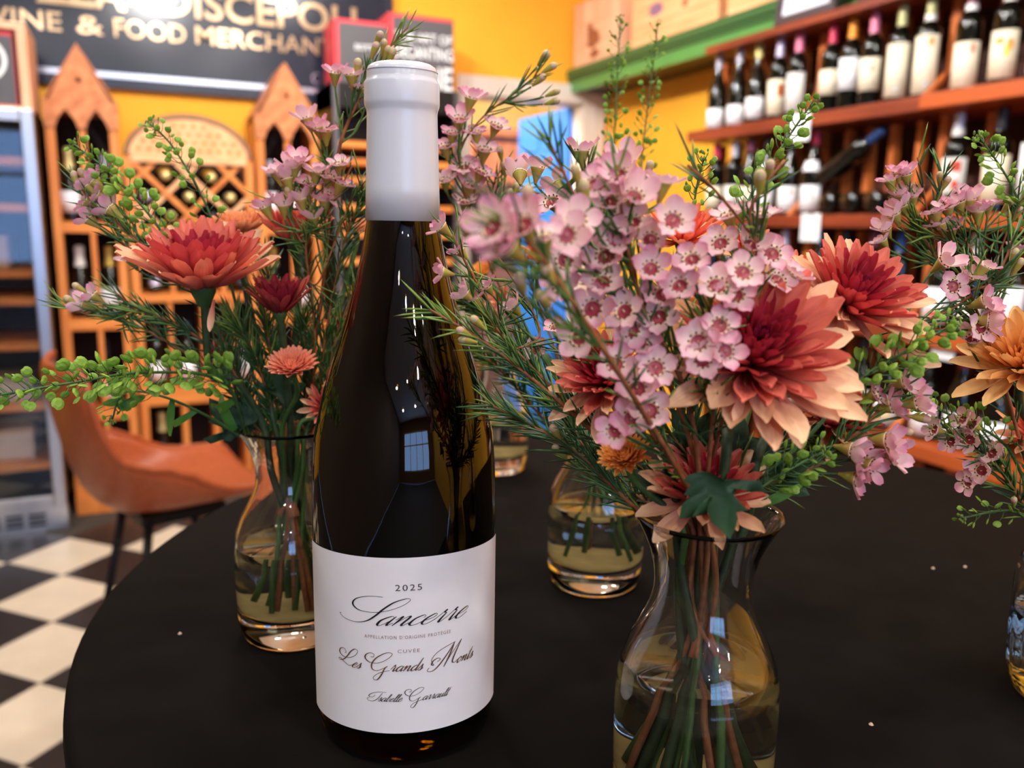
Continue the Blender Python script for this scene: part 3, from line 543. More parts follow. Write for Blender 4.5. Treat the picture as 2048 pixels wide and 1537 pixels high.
cp = [(.01575, .2318), (.0159, .2318), (.0155, .245), (.0150, .262), (.0147, .272), (.01465, .2755), (.0148, .2768), (.0154, .2782), (.0156, .2792), (.01565, .2800), (.0156, .2868), (.0154, .2878), (.0147, .2888), (.0146, .2896), (.0145, .2918), (.0139, .2938), (.0125, .2947), (.0001, .2950)]
part('capsule', MB().lathe(cp, 64), CAPM, bt, True)
part('capsule_seam', MB().tube([(r * cos(-1.02 - HEAD * 0 + .42), r * sin(-1.02 + .42), z) for r, z in ((.0160, .2319), (.0156, .245), (.0151, .262), (.0148, .275), (.0157, .2795), (.0157, .287), (.0147, .2895), (.0145, .2918))], .0002, 5), CAPM, bt, True)
part('fold_line', MB().tube([(.01462 * cos(a * pi / 24), .01462 * sin(a * pi / 24), .2922 + .0006 * sin(a * pi / 24)) for a in range(49)], .00013, 5), mat('fold_shadow', (150, 150, 160), .5), bt, True)
part('cork', MB().lathe([(.0001, .245), (.0111, .245), (.0111, .290), (.0001, .290)], 24), mat('cork', (196, 150, 100), .8, var=.3, vscale=200), bt)
PAPER = mat('label_paper', (222, 217, 217), .62, var=.02, vscale=300)
LR = .0417; FA = atan2(-B0.y, -B0.x)      # the label faces the viewer
FA += -.0
lv = []; lf = []; n_ = 48; LH = 1.36
for i in range(n_ + 1):
    a = -LH + 2 * LH * i / n_; dz = -.0042 * (1 - cos(a))
    for z in (.0172, .0965): lv.append((LR * cos(FA + a), LR * sin(FA + a), z + dz))
lf = [(2 * i, 2 * i + 2, 2 * i + 3, 2 * i + 1) for i in range(n_)]
lb_ = part('label', MB().add(lv, lf), PAPER, bt, True)
INKB = mat('black_ink', (26, 20, 22), .5); INKBR = mat('brown_ink', (92, 62, 46), .5); INKG = mat('taupe_ink', (150, 118, 112), .5); INKD = mat('grey_ink', (64, 58, 60), .5)
def onlabel(s, z, up=.0002):
    a = s / LR; r = LR + up; return (r * cos(FA + a), r * sin(FA + a), z - .0042 * (1 - cos(a)))
def cat(pts, n=9):
    P = [Vector(p) for p in pts]; out = []
    for i in range(len(P) - 1):
        p0 = P[max(i - 1, 0)]; p1 = P[i]; p2 = P[i + 1]; p3 = P[min(i + 2, len(P) - 1)]
        for k in range(n):
            t = k / n; out.append(.5 * ((2 * p1) + (p2 - p0) * t + (2 * p0 - 5 * p1 + 4 * p2 - p3) * t * t + (3 * p1 - p0 - 3 * p2 + p3) * t ** 3))
    return out + [P[-1]]
def tr_(s, x0, y0, k): return [((float(a) - x0) / k, (y0 - float(b)) / k) for a, b in (q.split(',') for q in s.split())]
GL = {'a': (.98, [[(.74, .86), (.5, 1.02), (.1, .6), (.12, .1), (.36, .0), (.66, .5), (.8, 1.0)], [(.8, 1.0), (.7, .3), (.78, .02), (1.0, .3)]]),
 'n': (1.05, [[(.0, .62), (.2, 1.0), (.24, .8), (.14, .0)], [(.14, .0), (.35, .6), (.62, 1.0), (.74, .85), (.66, .2), (.78, .0), (1.06, .35)]]),
 'c': (.78, [[(.64, .74), (.68, .9), (.5, 1.02), (.14, .7), (.08, .2), (.3, 0), (.58, .1), (.82, .42)]]),
 'e': (.78, [[(.1, .42), (.5, .58), (.66, .85), (.48, 1.02), (.14, .65), (.08, .2), (.3, 0), (.56, .1), (.82, .45)]]),
 'r': (.78, [[(.0, .35), (.3, 1.12), (.36, 1.2), (.34, 1.0), (.52, .92)], [(.52, .92), (.44, .3), (.52, .0), (.8, .38)]]),
 's': (.66, [[(.0, .3), (.36, 1.0), (.4, 1.1), (.36, .9), (.46, .4), (.36, .04), (.14, .02), (.1, .2)], [(.36, .04), (.68, .4)]]),
 'b': (.76, [[(.0, .35), (.42, 1.5), (.44, 2.0), (.28, 1.9), (.16, 1.0), (.12, .2), (.3, 0), (.56, .3), (.5, .85), (.8, .8)]]),
 'd': (.98, [[(.74, .86), (.5, 1.02), (.1, .6), (.12, .1), (.36, .0), (.66, .5), (.8, 1.0)], [(.92, 2.3), (.8, 1.2), (.7, .3), (.78, .02), (1.0, .3)]]),
 'l': (.46, [[(.0, .35), (.38, 1.4), (.42, 2.0), (.26, 1.9), (.14, .9), (.12, .2), (.24, .0), (.48, .35)]]),
 'o': (.74, [[(.44, 1.02), (.1, .65), (.12, .1), (.34, 0), (.62, .5), (.46, 1.0), (.5, .82), (.78, .8)]]),
 't': (.5, [[(.0, .35), (.3, 1.2), (.4, 2.1)], [(.4, 2.1), (.18, .7), (.14, .1), (.26, .0), (.5, .35)], [(.0, 1.35), (.5, 1.5)]]),
 'u': (1.0, [[(.0, .5), (.16, 1.0), (.1, .3), (.26, .0), (.56, .5), (.72, 1.0)], [(.72, 1.0), (.64, .3), (.74, .0), (1.0, .35)]]), ' ': (.75, [])}
CAPS = {'S': (2.62, [tr_('515,215 400,212 285,262 245,345 300,420 430,437 560,402 680,330 738,262 710,238 610,285 520,380 450,480 370,565 270,600 160,575 108,520 122,512', 100, 615, 130)]),
 'L': (2.35, [tr_('162,190 180,172 152,128 105,140 88,190 130,240 210,247 290,200 325,130 292,104 240,150 195,225 145,285 95,307 72,292 95,280 150,320 215,357 262,335', 70, 372, 75)]),
 'G': (3.5, [tr_('545,240 575,238 580,200 540,184 492,215 485,270 540,320 630,318 720,262 772,196 750,168 690,182 605,250 555,340 560,410 612,430 680,392 722,358', 480, 432, 75), tr_('722,358 690,400 655,490 610,562 572,555 578,515 645,455 745,420', 480, 432, 75)]),
 'M': (4.4, [tr_('1440,282 1474,256 1446,234 1396,262 1376,310 1400,322 1460,286 1378,250 1430,160 1530,96 1640,52', 1330, 368, 75)[:6] + tr_('1376,250 1430,160 1530,96 1650,52', 1330, 368, 75), tr_('1640,60 1540,220 1440,360 1375,410 1330,394 1350,352', 1330, 368, 75), tr_('1640,55 1585,210 1510,375', 1330, 368, 75), tr_('1510,375 1600,215 1730,40', 1330, 368, 75), tr_('1730,40 1650,210 1612,320 1635,350 1676,318', 1330, 368, 75)]),
 'I': (2.3, [tr_('680,703 590,704 515,735 492,770 530,778 560,748', 470, 828, 50), tr_('640,712 590,790 535,832 485,826 472,802 496,794', 470, 828, 50)])}
def script(txt, s0, s1, z, xh, slant, thick, thin, m, hs=1.0):
    strokes = []; x = 0
    for ch in txt:
        if ch in CAPS: adv, ss = CAPS[ch]; strokes += [[(x + a, b) for a, b in s] for s in ss]
        else: adv, ss = GL[ch]; strokes += [[(x + a + slant * b, b) for a, b in s] for s in ss]
        x += adv
    allx = [p[0] for s in strokes for p in s]; k = (s1 - s0) / (max(allx) - min(allx)); m0 = min(allx); mb = MB(); up = .0002
    for s in strokes:
        P = cat([(s0 + (a - m0) * k, z + b * xh, 0) for a, b in s], 8); v = []; n = len(P); up += .00001
        for i, p in enumerate(P):
            d = P[min(i + 1, n - 1)] - P[max(i - 1, 0)]; L = d.length or 1e-9; d /= L
            w = thin + (thick - thin) * max(0, -d.y) ** 1.3 * min(1, 3.2 * min(i, n - 1 - i) / n + .15); nx, ny = -d.y * w / 2, d.x * w / 2
            v += [onlabel(p.x + nx, p.y + ny, up), onlabel(p.x - nx, p.y - ny, up)]
        mb.add(v, [(2 * i, 2 * i + 2, 2 * i + 3, 2 * i + 1) for i in range(n - 1)])
    part('script_lettering', mb, m, lb_)
def caps_line(txt, s0, s1, z, size, m):
    me = text_mesh(txt, size, 0, .0, 1.25, wide=s1 - s0)
    for v in me.vertices: v.co = onlabel(v.co.x + (s0 + s1) / 2, v.co.y + z)
    ob('capital_lettering', setmat(me, m), lb_)
script('Sancerre', -.0298, .0285, .0668, .0041, .62, .00112, .0002, INKB)
script('Les Grands Monts', -.0312, .0318, .0462, .0024, .42, .00066, .00022, INKBR)
script('Isabelle Garrault', -.0168, .0198, .0322, .0017, .5, .00040, .00016, INKD)
caps_line('2025', -.0042, .0068, .0822, .0039, INKD); caps_line('APPELLATION D\u2019ORIGINE PROT\u00c9G\u00c9E', -.0176, .0196, .0608, .0021, INKG); caps_line('CUV\u00c9E', -.0034, .0058, .0545, .0022, INKG)
# ---------------------------------------------------------------- vases
CAUSTIC = mat('painted_caustic', (214, 190, 128), .8, var=.3, vscale=90)  # pale disc colour stands in for the caustic glow at the vase floor
WATER = mat('water', (250, 248, 236), 0, trans=1, ior=1.33)
vo = [(.0001, .0006), (.022, .0003), (.0265, .0), (.0292, .0025), (.0308, .009), (.0314, .03), (.0316, .045), (.0312, .055), (.0298, .063), (.0270, .070), (.0234, .0765), (.0204, .083), (.0187, .089), (.0183, .094), (.0189, .100), (.0208, .107), (.0236, .113), (.0268, .1187), (.0281, .1209)]
vi = [(.0279, .1212), (.0262, .1190), (.0229, .1133), (.0196, .1075), (.0177, .1005), (.0171, .094), (.0175, .089), (.0192, .083), (.0222, .0765), (.0258, .070), (.0285, .063), (.0298, .055), (.0302, .045), (.0300, .03), (.0294, .022), (.027, .0168), (.018, .0150), (.0001, .0146)]
_vm = MB().lathe(vo + vi, 64).mesh('glass', GLASS, True); _vw = {}
def water_prof(h):
    w = [(.0001, .0144), (.018, .0148), (.0271, .0166), (.0295, .022), (.0301, .03), (.0303, .045), (.0299, .055), (.0286, .063), (.0259, .070)]
    out = [p for p in w if p[1] < h - .001]; a = [p for p in w if p[1] >= h - .001]; q = out[-1]; nx = a[0] if a else (.0223, .0765)
    r = q[0] + (nx[0] - q[0]) * (h - q[1]) / (nx[1] - q[1]); return out + [(r, h + .0006), (r - .0012, h), (.0001, h - .0001)]
def vase(label, c, h, sz=1.0):
    t = thing('glass_vase', label, 'vase', c, 'carafe-shaped glass vases'); ob('glass', _vm, t); part('water', MB().lathe(water_prof(h), 48), WATER, t, True); part('painted_caustic', MB().lathe([(.0001, .0152), (.0255, .0168), (.0275, .0182), (.0255, .0190), (.012, .0178), (.0001, .0176)], 32), CAUSTIC, t, True); t.scale = (1, 1, sz); return Vector(c)
def tabpt(px, py, d):
    p = at(px, py, d); return (p.x, p.y, TT)
V1 = vase('clear glass vase standing nearest, right of the wine bottle', tabpt(1395, 1330, .300), .0625, 1.045)
V2 = vase('clear glass vase left of the wine bottle, partly behind it', tabpt(590, 1250, .446), .054)
V3 = vase('clear glass vase in the middle behind the front vase', tabpt(1187, 1180, .52), .054)
V4 = vase('clear glass vase furthest back, peeping out behind the bottle', tabpt(990, 945, .775), .052)
JC = Vector(tabpt(2166, 1350, .385))
jr = thing('mason_jar', 'squat ribbed glass jar of flowers at the right edge of the table', 'jar', JC)
jo = [(.0001, .001), (.024, .0), (.030, .003), (.0335, .012), (.0350, .03), (.0352, .058), (.0345, .068), (.031, .077), (.0285, .081), (.0298, .084), (.0300, .0865), (.0285, .089), (.0282, .097), (.0292, .0985), (.0282, .100), (.0292, .1015), (.0282, .105), (.0285, .107)]
ji = [(.0262, .107), (.0262, .09), (.0285, .077), (.0325, .066), (.033, .058), (.0328, .03), (.031, .014), (.024, .006), (.0001, .006)]
jm = MB().lathe(jo + ji, 96); 
for i, (x, y, z) in enumerate(jm.v):     # shallow pressed diamonds round the jar's outside
    if i < 18 * 96 and .008 < z < .07:
        a = atan2(y, x); k = 1 - .02 * abs(sin(a * 9 + z * 160)) * abs(sin(a * 9 - z * 160)); jm.v[i] = (x * k, y * k, z)
part('glass', jm, GLASS, jr, True); part('water', MB().lathe([(.0001, .0058), (.024, .0058), (.0311, .0138), (.0329, .03), (.0331, .045), (.0001, .045)], 48), WATER, jr, True)
# ---------------------------------------------------------------- flowers
def petal_mat(name, base, tip, streak=.25, trans=.28, under=None):
    m = bpy.data.materials.new(name); m.use_nodes = True; nt = m.node_tree; p = nt.nodes['Principled BSDF']; out = nt.nodes['Material Output']; N = nt.nodes.new; K = nt.links.new
    uv = N('ShaderNodeUVMap'); uv.uv_map = 'UVMap'; sx = N('ShaderNodeSeparateXYZ'); K(uv.outputs[0], sx.inputs[0])
    rp = N('ShaderNodeValToRGB'); rp.color_ramp.elements[0].color = lin(base); rp.color_ramp.elements[1].color = lin(tip); rp.color_ramp.elements[0].position = .1; rp.color_ramp.elements[1].position = .9
    mp = N('ShaderNodeMapping'); mp.inputs['Scale'].default_value = (14, 1.2, 1); nz = N('ShaderNodeTexNoise'); nz.inputs['Scale'].default_value = 1; nz.inputs['Detail'].default_value = 3
    oi = N('ShaderNodeObjectInfo'); nz.noise_dimensions = '4D'; ad = N('ShaderNodeMath'); ad.operation = 'MULTIPLY_ADD'; ad.inputs[1].default_value = 9; K(oi.outputs['Random'], ad.inputs[0]); K(ad.outputs[0], nz.inputs['W'])
    K(uv.outputs[0], mp.inputs[0]); K(mp.outputs[0], nz.inputs['Vector'])
    a1 = N('ShaderNodeMath'); a1.operation = 'MULTIPLY_ADD'; a1.inputs[1].default_value = 1.0 * streak * 2; K(nz.outputs[0], a1.inputs[0])
    a2 = N('ShaderNodeMath'); a2.operation = 'MULTIPLY_ADD'; a2.inputs[1].default_value = 1; a2.inputs[2].default_value = -streak; K(sx.outputs[1], a2.inputs[0]); K(a2.outputs[0], a1.inputs[2]); K(a1.outputs[0], rp.inputs[0])
    colr = rp.outputs[0]
    if under:
        ge = N('ShaderNodeNewGeometry'); mc = N('ShaderNodeMix'); mc.data_type = 'RGBA'; ru = N('ShaderNodeValToRGB'); ru.color_ramp.elements[0].color = lin(under[0]); ru.color_ramp.elements[1].color = lin(under[1])
        K(a1.outputs[0], ru.inputs[0]); K(ge.outputs['Backfacing'], mc.inputs[0]); K(rp.outputs[0], mc.inputs[6]); K(ru.outputs[0], mc.inputs[7]); colr = mc.outputs[2]
    K(colr, p.inputs['Base Color']); p.inputs['Roughness'].default_value = .55; p.inputs['Specular IOR Level'].default_value = .3
    tl = N('ShaderNodeBsdfTranslucent'); K(colr, tl.inputs[0]); mx = N('ShaderNodeMixShader'); mx.inputs[0].default_value = trans
    K(p.outputs[0], mx.inputs[1]); K(tl.outputs[0], mx.inputs[2]); K(mx.outputs[0], out.inputs[0]); return m
KINDS = {'bicolor': [((60, 4, 26), (120, 14, 44)), ((132, 18, 48), (178, 46, 64)), ((176, 42, 60), (228, 126, 106)), ((216, 108, 92), (250, 204, 160))],
 'coral': [((150, 30, 36), (206, 70, 56)), ((204, 60, 54), (236, 110, 86)), ((226, 84, 70), (248, 150, 112)), ((232, 112, 86), (252, 190, 140))],
 'burgundy': [((56, 4, 22), (100, 12, 36)), ((92, 10, 32), (136, 26, 46)), ((112, 16, 36), (158, 44, 52)), ((132, 24, 40), (196, 96, 78))],
 'gold': [((190, 96, 36), (220, 140, 66)), ((206, 116, 50), (232, 160, 86)), ((216, 136, 66), (238, 178, 106)), ((224, 150, 76), (244, 196, 128))]}
def petal_mesh(name, m, w, curl, cup, tipw, seg=9):
    me = bpy.data.meshes.new(name); v = []; uv = []
    for j in range(seg):
        t = j / (seg - 1)
        hw = (.32 + .68 * (t / .62) ** 1.1) if t < .62 else (1 - ((t - .62) / .38) ** 3.2 * (1 - tipw))
        for i in range(5):
            u = -1 + i / 2; x = u * hw * w / 2
            v.append((x, t - .02 * u * u, curl * t * t + cup * w * u * u * hw + .012 * sin(t * 9 + i))); uv.append(((u + 1) / 2, t))
    f = [(j * 5 + i, j * 5 + i + 1, (j + 1) * 5 + i + 1, (j + 1) * 5 + i) for j in range(seg - 1) for i in range(4)]
    me.from_pydata(v, [], f); me.materials.append(m); L = me.uv_layers.new(name='UVMap')
    for lp in me.loops: L.data[lp.index].uv = uv[lp.vertex_index]
    me.polygons.foreach_set('use_smooth', [True] * len(f)); me.update(); return me
UNDER = {'bicolor': [((120, 16, 44), (168, 42, 58)), ((150, 28, 52), (198, 72, 70)), ((172, 46, 58), (226, 118, 94))], 'coral': [((190, 50, 50), (226, 96, 74)), ((208, 70, 60), (238, 120, 90)), ((220, 92, 74), (246, 150, 110))], 'burgundy': [((80, 10, 30), (124, 24, 44)), ((100, 16, 36), (140, 36, 50)), ((116, 24, 42), (164, 62, 60))]}
PM = {}
for k, cs in KINDS.items():
    PM[k] = []
    for i, (a, b) in enumerate(cs):
        m = petal_mat('%s_petal_%s' % (k, ('core', 'inner', 'middle', 'outer')[i]), a, b, (.15, .2, .3, .34)[i], under=None if k == 'gold' or i < 1 else tuple(tuple(int(x * 1) for x in q) for q in UNDER[k][i - 1]))
        PM[k].append([petal_mesh('petal', m, *q) for q in ([(.22, .42, .34, .3), (.25, .3, .36, .3)], [(.19, .30, .34, .34), (.22, .2, .36, .34)], [(.22, .22, .30, .24), (.25, .30, .30, .22)], [(.26, .14, .22, .24), (.30, .04, .16, .26), (.24, .22, .24, .24)])[i]])
STEMG = mat('green_stem', (74, 112, 50), .55, c2=(44, 74, 34), vscale=120, stretch=(1, 1, .1)); STEMD = mat('dark_green_stem', (52, 74, 40), .6, c2=(32, 48, 26), vscale=200, bump=.2)
STEMB = mat('brown_woody_stem', (150, 96, 58), .7, c2=(110, 56, 28), vscale=200, bump=.3); LEAFD = petal_mat('dark_leaf', (30, 56, 32), (48, 78, 44), .3, .12)
SEPAL = mat('sepal', (60, 92, 44), .6, var=.3, vscale=200); LEAFG = petal_mat('strap_leaf', (56, 104, 36), (96, 142, 56), .3, .25)
NEED = mat('needle_leaf', (62, 100, 48), .42, c2=(36, 72, 36), vscale=60); NEEDY = mat('young_needle_leaf', (128, 150, 62), .45, c2=(84, 118, 46), vscale=60)
def frame(pos, y, z):                 # matrix whose Y axis runs along y with Z near z
    y = y.normalized(); z = (z - y * z.dot(y)); z = z.normalized() if z.length > 1e-6 else y.orthogonal().normalized(); x = y.cross(z)
    m = Matrix((x, y, z)).transposed().to_4x4(); m.translation = pos; return m
def up_path(V, toward, rn, jar=False, short=False):
    """three points: on the vase floor, in its neck, at its rim"""
    d = Vector((toward.x - V.x, toward.y - V.y, 0)); a = atan2(d.y, d.x) + rn.uniform(-.5, .5); q = min(1, d.length / .05)
    rb, rn_, rr_, zn, zr = (.021, .0128, .0185, .090, .1215) if not jar else (.022, .018, .019, .085, .108)
    ab = a + pi + rn.uniform(-1.1, 1.1); kb = rb * rn.uniform(.45, 1.05); b = V + Vector((cos(ab) * kb, sin(ab) * kb, .020 if not jar else .009))
    r1 = rn_ * q * rn.uniform(.3, 1.0); b2 = a + rn.uniform(-.9, .9); n = V + Vector((cos(b2) * r1, sin(b2) * r1, zn))
    if short: b = V + Vector((cos(ab) * rb * .35, sin(ab) * rb * .35, .070))
    r2 = rr_ * q * rn.uniform(.6, 1); e = V + Vector((cos(a) * r2, sin(a) * r2, zr)); return [b, n, e]
BUTTON = {k: [petal_mesh('floret', petal_mat('%s_floret' % k, a, b, .2), .34, .35, .3, .2, 4)] for k, a, b in (('peach', (206, 104, 62), (244, 172, 120)), ('salmon', (206, 90, 68), (246, 164, 132)), ('orange', (216, 100, 36), (248, 176, 90)))}
lobed = [(985, 640), (900, 690), (800, 690), (640, 680), (545, 690), (470, 805), (620, 795), (770, 775), (795, 840), (740, 905), (640, 1000), (760, 1020), (735, 1090), (760, 1200), (800, 1310), (900, 1220), (1000, 1130), (1060, 1000), (1060, 880), (1150, 940), (1250, 1040), (1330, 1105), (1312, 950), (1230, 850), (1300, 850), (1240, 740), (1312, 700), (1260, 640), (1130, 600), (1050, 610)]
def leaf_mesh():
    P = [((x - 985) / 660, (y - 640) / 660) for x, y in lobed]; rib = [(0.0, .02), (-.08, .3), (-.16, .55), (-.25, .85)]
    me = bpy.data.meshes.new('leaf'); v = []; f = []; n = len(P)
    for k, s in enumerate((1.0, .72, .4)):
        for x, y in P:
            t = min(1, max(0, y / 1.0)); cx = -.27 * t * .9 ; cy = min(.85, max(.02, y * .8)); X = cx + (x - cx) * s; Y = cy + (y - cy) * s
            v.append((X, Y, -.16 * Y * Y + .05 * s * s - .04 * (k == 0) * (1 if abs(x - cx) > .2 else 0)))
    for k in range(2):
        for i in range(n): f.append((k * n + i, k * n + (i + 1) % n, (k + 1) * n + (i + 1) % n, (k + 1) * n + i))
    f.append(tuple(2 * n + i for i in range(n))); me.from_pydata(v, [], f); me.materials.append(LEAFD); L = me.uv_layers.new(name='UVMap')
    for lp in me.loops:
        q = v[lp.vertex_index]; L.data[lp.index].uv = (q[0] * 2, min(1, abs(q[1])))
    me.polygons.foreach_set('use_smooth', [True] * len(f)); me.update(); return me
LEAFM = leaf_mesh()
def mum(label, px, py, d, dia, face, kind, V, n=78, bowl=0.0, leaf=None, jar=False, via=None, extra=None, seed=0):
    rn = random.Random(seed + int(px)); P = at(px, py, d); nrm = way(*face)
    pts = up_path(V, P, rn, jar); base = pts[0].copy()
    t = thing('chrysanthemum', label, 'flower', base, 'chrysanthemums in the vases'); rad = dia / 2
    pts = pts + [at(*q) for q in (via or [])] + [P - nrm * (rad * 1.3), P - nrm * (rad * .22)]
    loc = [p - base for p in cat(pts, 6)]; part('stem', MB().tube(loc, .0019 if dia > .03 else .0014, 8), STEMD if dia > .03 else STEMG, t, True)
    C = P - base; a0 = rn.uniform(0, 6); ex = nrm.orthogonal().normalized(); ey = nrm.cross(ex)
    # cup of sepals under the head
    m = MB().lathe([(.0018, -.34 * rad), (.10 * rad, -.26 * rad), (.16 * rad, -.12 * rad), (.17 * rad, 0), (.1 * rad, .02 * rad)], 12)
    ob('calyx', m.mesh('calyx', SEPAL, True), t, mat=frame(C, ex, nrm))
    if kind in BUTTON:
        src = BUTTON[kind][0]; mb = MB(); uvs = []
        for i in range(n):
            q = (i + .5) / n; e = radians(6 + (84 - bowl) * q ** .75 + rn.uniform(-5, 5)); az = a0 + i * 2.39996; rdir = ex * cos(az) + ey * sin(az)
            dirn = nrm * cos(e) + rdir * sin(e); Lh = rad * (.42 + .52 * q) * rn.uniform(.92, 1.06); mt = frame(C + rdir * (.1 * rad * q), dirn, nrm * sin(e) - rdir * cos(e)) @ Matrix.Diagonal((Lh, Lh, Lh, 1))
            mb.add([mt @ v.co for v in src.vertices], [tuple(p.vertices) for p in src.polygons])
        me = mb.mesh('florets', list(src.materials), True); L = me.uv_layers.new(name='UVMap'); nv = len(src.vertices)
        for lp in me.loops: L.data[lp.index].uv = ((lp.vertex_index % 5) / 4, (lp.vertex_index % nv) // 5 / 3)
        ob('florets', me, t, kind='stuff')
    else:
        for i in range(n):
            q = (i + .5) / n; c = 0 if q < .10 else 1 if q < .42 else 2 if q < .78 else 3
            e = radians(5 + (80 - bowl) * q ** .66 + rn.uniform(-6, 6) + (14 if q > .93 and bowl < 10 else 0)); az = a0 + i * 2.39996 + rn.uniform(-.1, .1); rdir = ex * cos(az) + ey * sin(az)
            dirn = nrm * cos(e) + rdir * sin(e); Lh = rad * (.34 + .72 * q ** .75) * rn.uniform(.9, 1.08)
            roll = rdir.cross(nrm) * rn.uniform(-.25, .25); vs = PM[kind][c]
            mt = frame(C + rdir * (.12 * rad * q) - nrm * (.06 * rad * q), dirn, nrm * sin(e) - rdir * cos(e) + roll) @ Matrix.Diagonal((Lh * rn.uniform(.9, 1.12), Lh, Lh, 1))
            ob('petal', vs[rn.randrange(len(vs))], t, mat=mt)
    for (q, dr, Lh, wd, c) in (extra or []):
        dv = way(*dr); ob('petal', PM[kind][3][c], t, mat=frame(at(*q) - base, dv, -AHEAD + UP * .3) @ Matrix.Diagonal((wd, Lh, Lh, 1)))
    for (q, dr, s, *zz) in (leaf or []):
        ob('leaf', LEAFM, t, mat=frame(at(*q) - base, way(*dr), way(*(zz[0] if zz else (0, -1, .3)))) @ Matrix.Diagonal((s, s, s, 1)))
    return t
L1 = lambda *a: [a]
mum('largest salmon and crimson chrysanthemum facing the viewer in the front vase', 1503, 715, .286, .068, (.02, -.70, .70), 'bicolor', V1, 132, via=[(1455, 880, .29)], extra=[((1560, 790, .272), (.35, -.25, -.9), .019, .016, 1), ((1490, 782, .270), (-.35, -.5, -.55), .013, .012, 1), ((1600, 775, .28), (.9, -.2, -.15), .02, .013, 0)])
mum('salmon and crimson chrysanthemum at upper right of the front bouquet', 1700, 605, .322, .056, (.18, -.58, .8), 'bicolor', V1, 120, via=[(1520, 900, .295)], extra=[((1740, 690, .31), (.9, -.2, -.25), .026, .02, 1)])
mum('salmon and crimson chrysanthemum at left of the front bouquet behind pink blossoms', 1212, 762, .315, .044, (-.35, -.62, .68), 'bicolor', V1, 90, via=[(1350, 940, .295)])
mum('smaller crimson chrysanthemum below the large one at right of the front bouquet', 1660, 838, .318, .040, (.25, -.45, .85), 'bicolor', V1, 90, via=[(1530, 960, .297)])
mum('crimson chrysanthemum low on the front vase rim behind a dark lobed leaf', 1412, 988, .296, .047, (-.02, -.5, .86), 'bicolor', V1, 90, leaf=[((1432, 951, .262), (.0, -.1, -1), .0215, (0, -1, .12)), ((1540, 960, .30), (.7, -.3, .3), .017), ((1400, 900, .31), (-.3, -.2, .8), .02)])
mum('coral chrysanthemum standing high at the back of the front bouquet', 1365, 478, .375, .042, (0, -.35, .94), 'coral', V1, 80, leaf=[((1460, 930, .31), (.4, .2, .8), .022)])
mum('small coral chrysanthemum at back right of the front bouquet', 1492, 502, .385, .032, (.1, -.4, .9), 'coral', V1, 52)
mum('coral chrysanthemum half hidden behind the two right salmon heads', 1585, 560, .36, .030, (.1, -.5, .85), 'coral', V1, 52)
mum('orange button chrysanthemum low at left of the front bouquet', 1253, 918, .292, .0205, (-.35, -.5, .8), 'orange', V1, 150, leaf=[((1350, 1000, .30), (-.5, .2, .6), .018)])
mum('widest salmon and crimson chrysanthemum in the left bouquet with a hanging petal', 405, 566, .42, .077, (.05, -.24, .97), 'bicolor', V2, 140, bowl=15, via=[(470, 760, .435)], extra=[((428, 600, .412), (-.1, -.2, -1), .016, .012, 1)])
mum('deep burgundy chrysanthemum below the salmon one in the left bouquet', 560, 622, .425, .041, (0, -.22, .97), 'burgundy', V2, 80, bowl=30)
mum('rusty crimson chrysanthemum behind pink sprays in the left bouquet', 588, 482, .465, .048, (0, -.2, .97), 'bicolor', V2, 80, bowl=26)
mum('peach button chrysanthemum at the top of the left bouquet', 478, 466, .465, .035, (0, -.16, .98), 'peach', V2, 170, bowl=8)
mum('salmon button chrysanthemum low in the left bouquet above its vase', 585, 738, .42, .0265, (.02, -.45, .88), 'salmon', V2, 170, leaf=[((500, 850, .44), (-.6, -.2, .6), .02), ((560, 800, .44), (.3, -.1, .8), .02)])
mum('crimson chrysanthemum half hidden by the bottle in the left bouquet', 648, 815, .435, .026, (.2, -.7, .5), 'bicolor', V2, 46)
mum('small dark red chrysanthemum deep in the left bouquet', 440, 708, .48, .021, (-.2, -.5, .7), 'burgundy', V2, 40, leaf=[((480, 870, .45), (-.4, 0, .9), .025), ((590, 850, .45), (.1, .1, .9), .024)])
mum('peach button chrysanthemum beside the bottle neck', 712, 462, .47, .022, (.15, -.2, .95), 'peach', V2, 120, leaf=[((640, 860, .46), (.2, .1, .9), .024)])
mum('dark red chrysanthemum touching the bottle shoulder in the left bouquet', 688, 655, .465, .022, (.3, -.5, .7), 'burgundy', V2, 40)
mum('orange button chrysanthemum behind the burgundy one', 612, 660, .485, .028, (.3, -.1, .9), 'orange', V2, 120)
mum('orange button chrysanthemum right of the bottle neck in the middle bouquet', 968, 548, .55, .024, (-.5, -.3, .7), 'orange', V3, 110)
mum('coral chrysanthemum deep in the middle bouquet', 1080, 520, .55, .034, (0, -.4, .9), 'coral', V3, 50, leaf=[((1180, 880, .51), (-.3, 0, .9), .025)])
mum('rust coloured chrysanthemum low in the middle bouquet', 1010, 605, .56, .026, (-.3, -.5, .7), 'coral', V3, 46)
mum('golden peach chrysanthemum in the jar at the right edge', 2046, 730, .35, .052, (-.42, -.5, .76), 'gold', JC, 74, jar=True)
mum('coral chrysanthemum low in the jar at the right edge', 2072, 870, .37, .034, (-.3, -.5, .8), 'coral', JC, 50, jar=True)
